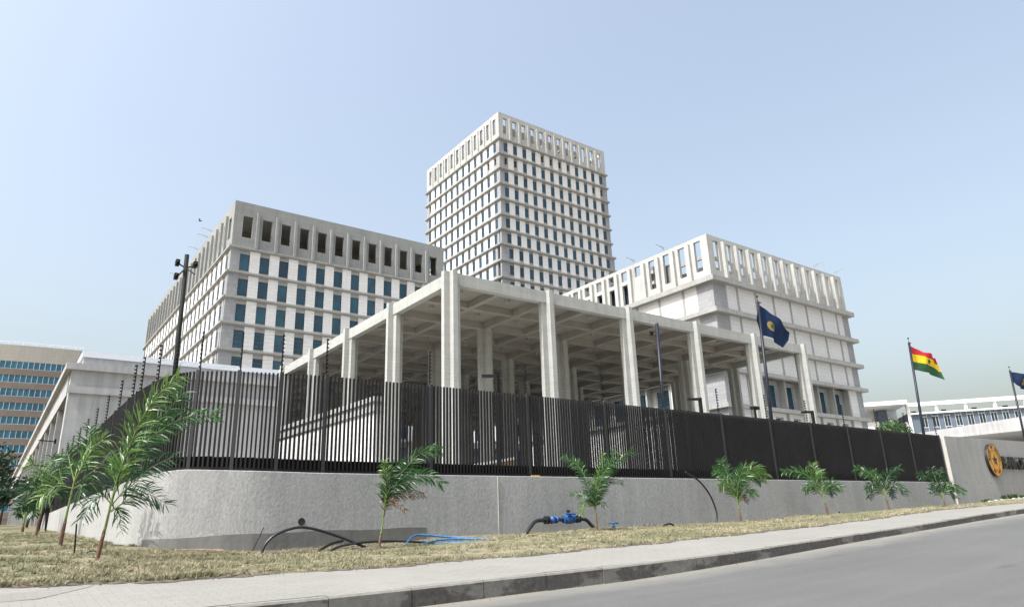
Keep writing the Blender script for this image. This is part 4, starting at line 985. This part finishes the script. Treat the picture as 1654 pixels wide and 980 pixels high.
pipe('steel_rod','thin dark rod leaning on the wall corner near the drain hole',[(4.58,15.6,-.45),(4.8,15.9,-.18),(5.05,16.35,.09)],.009,M['black_metal'],'rod')
pipe('steel_rod','thin dark rod standing upright in the grass beside the nearest palm',[(1.42,15.6,-.4),(1.40,15.6,-.05),(1.38,15.6,.25)],.014,M['black_metal'],'rod')
pipe('black_pipe','small black wire hoop in the grass beside the nearest palm',[(1.46,15.5,-.4),(1.56,15.5,-.28),(1.72,15.5,-.24),(1.84,15.5,-.34)],.012,M['black_plastic'],'wire')
b=MB(); b.add([(2.7,15.95,-.40),(4.15,15.75,-.44),(4.15,16.15,-.36),(2.7,16.4,-.30),(2.7,15.95,-.36),(4.15,15.75,-.40),(4.15,16.15,-.32),(2.7,16.4,-.26)],[(3,2,1,0),(4,5,6,7),(0,1,5,4),(1,2,6,5),(2,3,7,6),(3,0,4,7)])
tag(b.build('board',M['board'],origin=(2.7,15.95,-.4)),'brown board lying along the foot of the curved wall','board')
def lump(u,v,r,label,mat=None,grp=None):
    b=MB(); import bmesh; bm=bmesh.new(); bmesh.ops.create_icosphere(bm,subdivisions=2,radius=r)
    for q in bm.verts: q.co*=random.uniform(.75,1.2); q.co.z*=.7
    b.add([(u+q.co.x,v+q.co.y,gzf(u,v)+.02+q.co.z) for q in bm.verts],[tuple(x.index for x in fc.verts) for fc in bm.faces]); bm.free()
    return tag(b.build('rubble_lump',mat or M['rock'],origin=(u,v,gzf(u,v))),label,'rubble',grp)
lump(17.05,16.15,.13,'largest dark rubble lump at the wall foot next to the pipe hoop'); lump(17.4,16.2,.08,'smaller dark rubble lump right of the largest one'); lump(16.75,16.2,.06,'smallest dark rubble lump left of the largest one')
b=MB(); b.prism([(19.0,14.9),(21.2,14.95),(21.1,15.5),(19.05,15.45)],-.45,gzf(20,15.2)+.035); tag(b.build('concrete_slab',M['w_grey'],origin=(20,15.2,-.4)),'flat pale concrete slab set in the grass below the bowed pipe','slab')
for s,l_,lab in ((s_at_u(12.95),.3,'yellow brick scrap on the wall top below the fence'),):
    u,v,zb,zt=at(s); b=MB(); b.box(u-l_/2,u+l_/2,v+.02,v+.06,zb,zb+.035); tag(b.build('brick_scrap',M['yellow_brick'],origin=(u,v,zb)),lab,'brick')

# ------------------------------------------------------------------ palms
rd=Vector((.81,-.586,0)); dd=Vector((.586,.81,0)); UPV=Vector((0,0,1))
def palm(base,mpx,b0,trunk,fronds,label,tw_=(.05,.03),scale_w=1.0,gust=1.0):
    """trunk / fronds given as outline points relative to the foot b0, turned to metres with mpx; fronds get their own depth lean"""
    base=Vector(base)
    def W(p,depth=0): return base+rd*((p[0]-b0[0])*mpx)+UPV*((b0[1]-p[1])*mpx)+dd*depth
    root=thing('palm_tree',label,'palm',tuple(base),'young palms planted along the wall')
    tp=[W(p) for p in trunk]; tp[0]=tp[0]-UPV*.06; cur=catmull([tuple(p) for p in tp],5); n=len(cur)
    b=MB(); k=max(3,int(n*.55)); b.tube(cur[:k],[tw_[0]*.78*(1.2-.35*i/k)*(1+.06*(i%2)) for i in range(k)],9); b.build('trunk',M['trunk'],root,True)
    b=MB(); b.tube(cur[k-1:],[tw_[0]*.62*(1-.45*i/(n-k)) for i in range(n-k+1)],8); b.build('stem',M['stem'],root,True)
    for fi,(pts,ll,mat,dep) in enumerate(fronds):
        N=len(pts); P3=[]
        for i,p in enumerate(pts):
            t=i/(N-1); P3.append(tuple(W(p,dep*(t**1.2))))
        c=[Vector(p) for p in catmull(P3,10)]; L=len(c)
        rb_=MB(); rb_.tube(c,[.42*tw_[1]*(1-.85*i/(L-1)) for i in range(L)],6); b=MB()
        lm=ll*mpx
        total=sum((c[i+1]-c[i]).length for i in range(L-1)); nl=int(max(18,total/.030)); 
        for j in range(nl):
            t=.16+.84*(j+.5)/nl; x_=t*(L-1); i=min(int(x_),L-2); p=c[i].lerp(c[i+1],x_-i); tg=(c[i+1]-c[i]).normalized()
            sd_=tg.cross(dd); sd_=sd_.normalized() if sd_.length>.1 else Vector((0,0,1))
            ln=1.2*lm*(math.sin(min(1,(.25+t*.85))*math.pi*.88)**.6*.95+.12)*random.uniform(.82,1.12)
            for sg in (-1,1):
                if gust>1.2 and random.random()<.22: continue
                spread=random.uniform(.3,.75); side=(sd_*sg*spread+dd*random.uniform(-.6,.6)*.9).normalized()
                d1=(tg*random.uniform(.55,.9)+side*.8).normalized()
                droop=random.uniform(.45,1.15); wind=random.uniform(.1,.45)*gust*(1.3 if gust>1.2 else 1)
                q0=p; q1=q0+d1*ln*.35; d2=(d1-UPV*droop*.45+rd*wind*.35).normalized(); q2=q1+d2*ln*.35; d3=(d2-UPV*droop*.55+rd*wind*.3).normalized(); q3=q2+d3*ln*.30
                wv=(d1.cross(dd)*random.uniform(.3,1)+dd*random.uniform(-.8,.8)).normalized()
                wd=min(.0125,.03*ln+.0045)*scale_w
                b.add([q0-wv*wd*.35,q0+wv*wd*.35,q1+wv*wd,q1-wv*wd,q2+wv*wd*.8,q2-wv*wd*.8,q3],[(0,1,2,3),(3,2,4,5),(5,4,6)],0)
        fr=b.build('frond',M[mat],root); fr['_o']=root['_o']; rb_.build('rachis',M['stem'] if mat!='leaf_brown' else M['trunk'],fr)
    return root
G,Dk,Yl,Br='leaf','leaf_dark','leaf_light','leaf_brown'
palm((1.58,13.8,gzf(1.58,13.8)),.0102*.3266,(100,950),[(100,950),(112,860),(125,760),(135,640)],
 [([(132,700),(150,560),(190,420),(245,260),(330,130),(425,45)],105,Yl,-.15),([(134,690),(155,550),(215,400),(300,250),(390,110)],120,G,.3),([(140,640),(230,425),(330,310),(450,245),(592,235)],95,G,.25),
  ([(136,690),(195,625),(255,585),(330,520),(465,460)],105,Dk,-.25),([(138,720),(230,650),(300,640),(385,690)],90,Dk,.2),([(132,680),(95,640),(70,670),(55,745)],85,Dk,-.3),([(135,720),(150,700),(165,740),(172,815)],60,G,.2)],'tallest palm, nearest on the left, its fronds blown to the right',(.04,.03),.95,1.9)
palm((1.35,18.0,gzf(1.35,18)),.013*.3673,(260,940),[(260,940),(265,860),(270,780),(285,600)],
 [([(282,660),(300,540),(292,410)],75,G,.2),([(285,650),(340,540),(412,480)],80,Yl,-.2),([(280,660),(230,560),(205,520)],70,G,.2),([(288,670),(380,590),(445,570)],75,G,.3),([(280,690),(215,680),(168,740)],80,Yl,-.3),([(285,690),(360,670),(420,705)],65,Dk,.2),([(284,690),(330,680),(348,765)],60,Dk,-.3)],
 'second palm from the left, standing behind the tallest one',(.044,.034),1.0,1.5)
palm((1.42,28.5,gzf(1.42,28.5)),.0203*.3673,(157,890),[(157,890),(160,830),(165,760),(165,700)],
 [([(165,720),(140,620),(88,568)],62,Yl,-.2),([(165,720),(160,620),(148,545)],60,G,.3),([(165,720),(220,620),(255,600)],60,G,.2),([(165,730),(120,680),(98,735)],60,Dk,-.3),([(165,730),(210,690),(242,730)],60,Dk,.3)],
 'third palm from the left with a yellowish top frond',(.05,.04),1.2,1.3)
palm((1.3,36.0,gzf(1.3,36)),.0254*.3673,(106,870),[(106,870),(106,840),(106,800)],
 [([(106,810),(85,740),(60,700)],50,Dk,.2),([(106,810),(110,730),(105,670)],50,Dk,-.2),([(106,810),(135,740),(160,710)],50,Dk,.2),([(106,810),(75,770),(55,790)],45,Dk,.3),([(106,810),(140,780),(160,800)],45,Dk,-.3)],
 'small dark palm farthest along the left wall',(.07,.05),2.0)
palm((7.21,15.0,gzf(7.21,15)),.0139*.1836,(162,905),[(162,905),(172,830),(185,740),(205,640)],
 [([(190,690),(215,500),(232,330),(340,270),(470,130),(600,70),(678,68)],120,G,.1),([(188,700),(208,520),(225,340),(210,250),(204,165)],85,Yl,-.2),([(200,640),(240,450),(400,330),(560,290),(705,365)],120,G,.25),
  ([(200,640),(232,340),(280,225),(375,170)],90,Dk,-.15),([(200,640),(245,470),(400,450),(545,455)],75,Br,.2),([(195,660),(238,520),(300,515),(395,590)],60,Br,-.2),([(200,640),(230,420),(320,330),(430,240)],110,Dk,.3),([(205,640),(235,430),(330,370),(470,340)],110,Dk,-.25)],
 'wind bent palm with several brown fronds by the blue hoses',(.034,.028),1.0,1.9)
palm((13.85,15.0,gzf(13.85,15)),.0173*.1633,(402,890),[(402,890),(400,780),(396,700),(388,640)],
 [([(398,660),(335,430),(260,260),(108,148)],85,G,.15),([(400,660),(410,560),(480,370),(620,240),(815,120)],105,G,.2),([(402,660),(405,560),(430,400),(480,220),(502,148)],60,Yl,-.2),([(402,660),(400,600),(460,510),(550,410),(700,425)],75,Dk,.25),([(398,660),(390,620),(340,530),(290,415)],80,Dk,-.25),([(396,660),(385,640),(320,560),(250,530),(168,522)],65,G,.2),([(400,680),(340,610),(265,640),(245,730)],65,Yl,-.2),([(402,680),(400,640),(440,610),(482,662)],60,Dk,-.3),([(402,660),(410,560),(470,400),(560,250),(620,130)],80,G,-.2)],
 'palm growing right beside the blue valved water pipe',(.034,.028),.95)
palm((20.35,15.0,gzf(20.35,15)),.0206*.335,(298,390),[(298,390),(296,350),(293,310),(290,270)],
 [([(292,300),(270,185),(244,92)],50,G,.15),([(293,300),(320,190),(390,140),(458,182)],58,Yl,.2),([(292,300),(250,215),(203,220)],45,Yl,-.25),([(294,300),(340,235),(372,268)],42,G,-.2),([(292,300),(245,170),(208,140)],42,G,.3),([(294,310),(318,262),(348,290)],28,Br,.1),([(293,300),(300,210),(330,130)],45,G,-.3),([(293,300),(330,190),(395,170),(440,200)],45,G,.4)],
 'bright green palm beside the tall bowed black pipe',(.045,.035),1.0)
palm((25.66,15.0,gzf(25.66,15)),.0233*.335,(713,345),[(713,345),(711,310),(705,270),(700,240)],
 [([(702,260),(692,170),(686,98)],45,Yl,.15),([(701,260),(640,150),(537,132)],42,G,.2),([(703,260),(740,200),(788,218)],42,G,-.2),([(701,260),(650,205),(603,230)],38,G,-.3),([(702,260),(718,180),(732,130)],36,G,.3),([(702,265),(745,215),(775,245)],36,Dk,.35)],
 'palm with brown lower stem, third from the right',(.045,.035),1.05)
palm((30.36,15.0,gzf(30.36,15)),.0257*.335,(1012,318),[(1012,318),(1008,280),(1003,250),(1000,225)],
 [([(1002,245),(960,150),(893,118)],40,G,.15),([(1002,245),(1040,160),(1113,120)],40,Dk,.2),([(1001,245),(950,190),(903,220)],38,Dk,-.25),([(1003,245),(1050,200),(1097,238)],38,Dk,-.2),([(1002,245),(995,170),(985,128)],34,G,.3),([(1002,250),(1040,220),(1062,258)],32,Dk,.3),([(1002,250),(965,215),(945,255)],32,Dk,.35)],
 'dark green palm second from the right before the fence end',(.045,.035),1.1)
palm((35.59,15.0,gzf(35.59,15)),.0284*.335,(1282,292),[(1282,292),(1279,265),(1274,240)],
 [([(1276,255),(1265,160),(1260,112)],36,Dk,.15),([(1276,255),(1240,160),(1192,138)],34,Dk,.2),([(1277,255),(1310,190),(1372,225)],36,G,-.2),([(1276,255),(1235,210),(1205,212)],30,Dk,-.3),([(1277,255),(1290,150),(1322,116)],26,Dk,.2),([(1277,255),(1320,200),(1357,250)],30,G,.3)],
 'rightmost palm, in front of the sign wall end',(.045,.035),1.15)

# ------------------------------------------------------------------ trees
def tree(x,y,z0,h,r,label,nl=2600,mat='leaf_tree',trunk_h=.35,leaf=.22,grp=None):
    t=thing('tree',label,'tree',(x,y,z0),grp); b=MB(); top=Vector((x+random.uniform(-.3,.3),y,z0+h*.75))
    b.tube([(x,y,z0-.1),(x+.05*h*.3,y,z0+h*.3),tuple(top)],[.045*h*.6,.03*h*.6,.008*h],8)
    cl_=[]
    for k in range(9):
        a=random.uniform(0,6.28); e=random.uniform(trunk_h+.1,.95); c=Vector((x+math.cos(a)*r*random.uniform(.25,.75),y+math.sin(a)*r*random.uniform(.25,.75),z0+h*e)); cl_.append((c,r*random.uniform(.35,.6)))
        b.tube([(x,y,z0+h*random.uniform(.25,.5)),tuple(c)],[.018*h*.5,.004*h],5)
    b.build('trunk',M['bark'],t,True)
    b=MB()
    for k in range(nl):
        c,rr=random.choice(cl_); d=Vector((random.gauss(0,1),random.gauss(0,1),random.gauss(0,.8))).normalized()*rr*random.uniform(.35,1.12); p=c+d
        a=Vector((random.gauss(0,1),random.gauss(0,1),random.gauss(0,1))).normalized(); q=a.orthogonal().normalized()*leaf*random.uniform(.5,1.2); a=a*leaf*.55
        s_=q.cross(a).normalized()*leaf*.35
        b.add([p-q,p+s_,p+q,p-s_],[(0,1,2,3)])
    b.build('crown',M[mat],t); return t
tree(-1.2,56,1.1,5.2,2.1,'dark leafy tree at the left edge in front of the tan building',3200)
tree(.9,66,1.2,3.4,1.5,'low dark bushy tree between the left edge tree and the grey building',1800)
tree(-3.4,74,1.2,5.8,2.4,'dark tree behind, cut by the left edge of the view',1800)
tree(1.9,48,.7,2.6,.9,'slim dark sapling at the far end of the left wall',1300,leaf=.16)
tree(84.0,39.5,1.2,8.6,2.0,'small green tree behind the fence before the white framed building',2600,'leaf_weed',.5,.2)
for i,(x_,y_) in enumerate(((.2,46),(-1.6,50))): tree(x_,y_,.75,1.7,.9,('round dark shrub on the turf left of the sapling','round dark shrub at the left edge beyond the turf')[i],900,leaf=.14)

# ------------------------------------------------------------------ person by the left wall
pe=thing('person','person in dark clothes standing by the left wall behind the palms','person',(2.05,37.4,gzf(2.05,37.4)))
zb=gzf(2.05,37.4)
J={'pel':(0,0,.93,.14),'sp':(0,.0,1.15,.135),'ch':(0,0,1.34,.15),'nk':(0,-.01,1.49,.055),'hd':(0,-.03,1.60,.085),'hd2':(0,-.03,1.70,.085),
 'hl':(-.09,0,.88,.095),'kl':(-.10,-.03,.49,.062),'al':(-.11,.02,.09,.042),'tl':(-.12,-.13,.04,.035),'hr':(.09,0,.88,.095),'kr':(.11,-.05,.49,.062),'ar':(.13,.03,.09,.042),'tr':(.15,-.12,.04,.035),
 'sl':(-.19,0,1.41,.06),'el':(-.24,.03,1.14,.045),'wl':(-.22,-.07,.90,.033),'fl':(-.21,-.11,.80,.032),'sr':(.19,0,1.41,.06),'er':(.24,.03,1.14,.045),'wr':(.22,-.07,.90,.033),'fr':(.21,-.11,.80,.032)}
E_=[('pel','sp'),('sp','ch'),('ch','nk'),('nk','hd'),('hd','hd2'),('pel','hl'),('hl','kl'),('kl','al'),('al','tl'),('pel','hr'),('hr','kr'),('kr','ar'),('ar','tr'),('ch','sl'),('sl','el'),('el','wl'),('wl','fl'),('ch','sr'),('sr','er'),('er','wr'),('wr','fr')]
names=list(J); 
def skin(name,keys,edges,mats,matf,parent,grow=0,lvl=2):
    me=bpy.data.meshes.new(name); idx={k:i for i,k in enumerate(keys)}
    me.from_pydata([J[k][:3] for k in keys],[(idx[a],idx[b_]) for a,b_ in edges],[])
    o=bpy.data.objects.new(name,me); COL.objects.link(o); md=o.modifiers.new('skin','SKIN')
    for k in keys: 
        sv=me.skin_vertices[0].data[idx[k]]; sv.radius=(J[k][3]+grow,J[k][3]+grow)
    me.skin_vertices[0].data[0].use_root=True
    s2=o.modifiers.new('sub','SUBSURF'); s2.levels=lvl; s2.render_levels=lvl
    dg=bpy.context.evaluated_depsgraph_get(); m2=bpy.data.meshes.new_from_object(o.evaluated_get(dg)); bpy.data.objects.remove(o)
    for m in mats: m2.materials.append(m)
    for p in m2.polygons: p.material_index=matf(p.center); p.use_smooth=True
    ob=bpy.data.objects.new(name,m2); COL.objects.link(ob); ob.parent=parent; return ob
skin('body',names,E_,[M['skin'],M['trouser'],M['shirt']],lambda c:1 if c.z<.98 and abs(c.x)<.2 else (2 if c.z<1.47 and not(abs(c.x)>.19 and c.z<1.1) else 0),pe)
J.update({'c1':(0,-.01,1.66,.09),'c2':(0,.01,1.73,.088)}); skin('hair',['c1','c2'],[('c1','c2')],[M['hair']],lambda c:0,pe,.006)
b=MB()
for s in (-1,1): b.tube([(s*.035,-.115,1.66),(s*.035,-.125,1.66)],.012,8)
b.tube([(0,-.11,1.64),(0,-.135,1.60)],[.01,.018],6); b.tube([(-.03,-.112,1.565),(.03,-.112,1.565)],.006,5)
fo=b.build('face',M['hair']); fo.parent=pe

# ------------------------------------------------------------------ bird
bd=Vector((10.06,54.32,23.41)); b=MB()
b.tube([bd+Vector((-.1,.02,-.01)),bd,bd+Vector((.12,-.03,.02)),bd+Vector((.18,-.05,.025))],[.01,.04,.03,.01],6)
b.add([bd+Vector((-.05,0,.02)),bd+Vector((.06,0,.015)),bd+Vector((-.06,.26,.1)),bd+Vector((-.2,.44,.02))],[(0,1,2),(0,2,3)]); b.add([bd+Vector((-.05,0,.02)),bd+Vector((.06,0,.015)),bd+Vector((-.06,-.26,.1)),bd+Vector((-.2,-.44,-.02))],[(1,0,2),(2,0,3)])
tag(b.build('bird',M['bird'],origin=tuple(bd)),'small dark bird gliding in the sky above the camera mast','bird')

for o in bpy.data.objects:
    if '_o' in o: del o['_o']
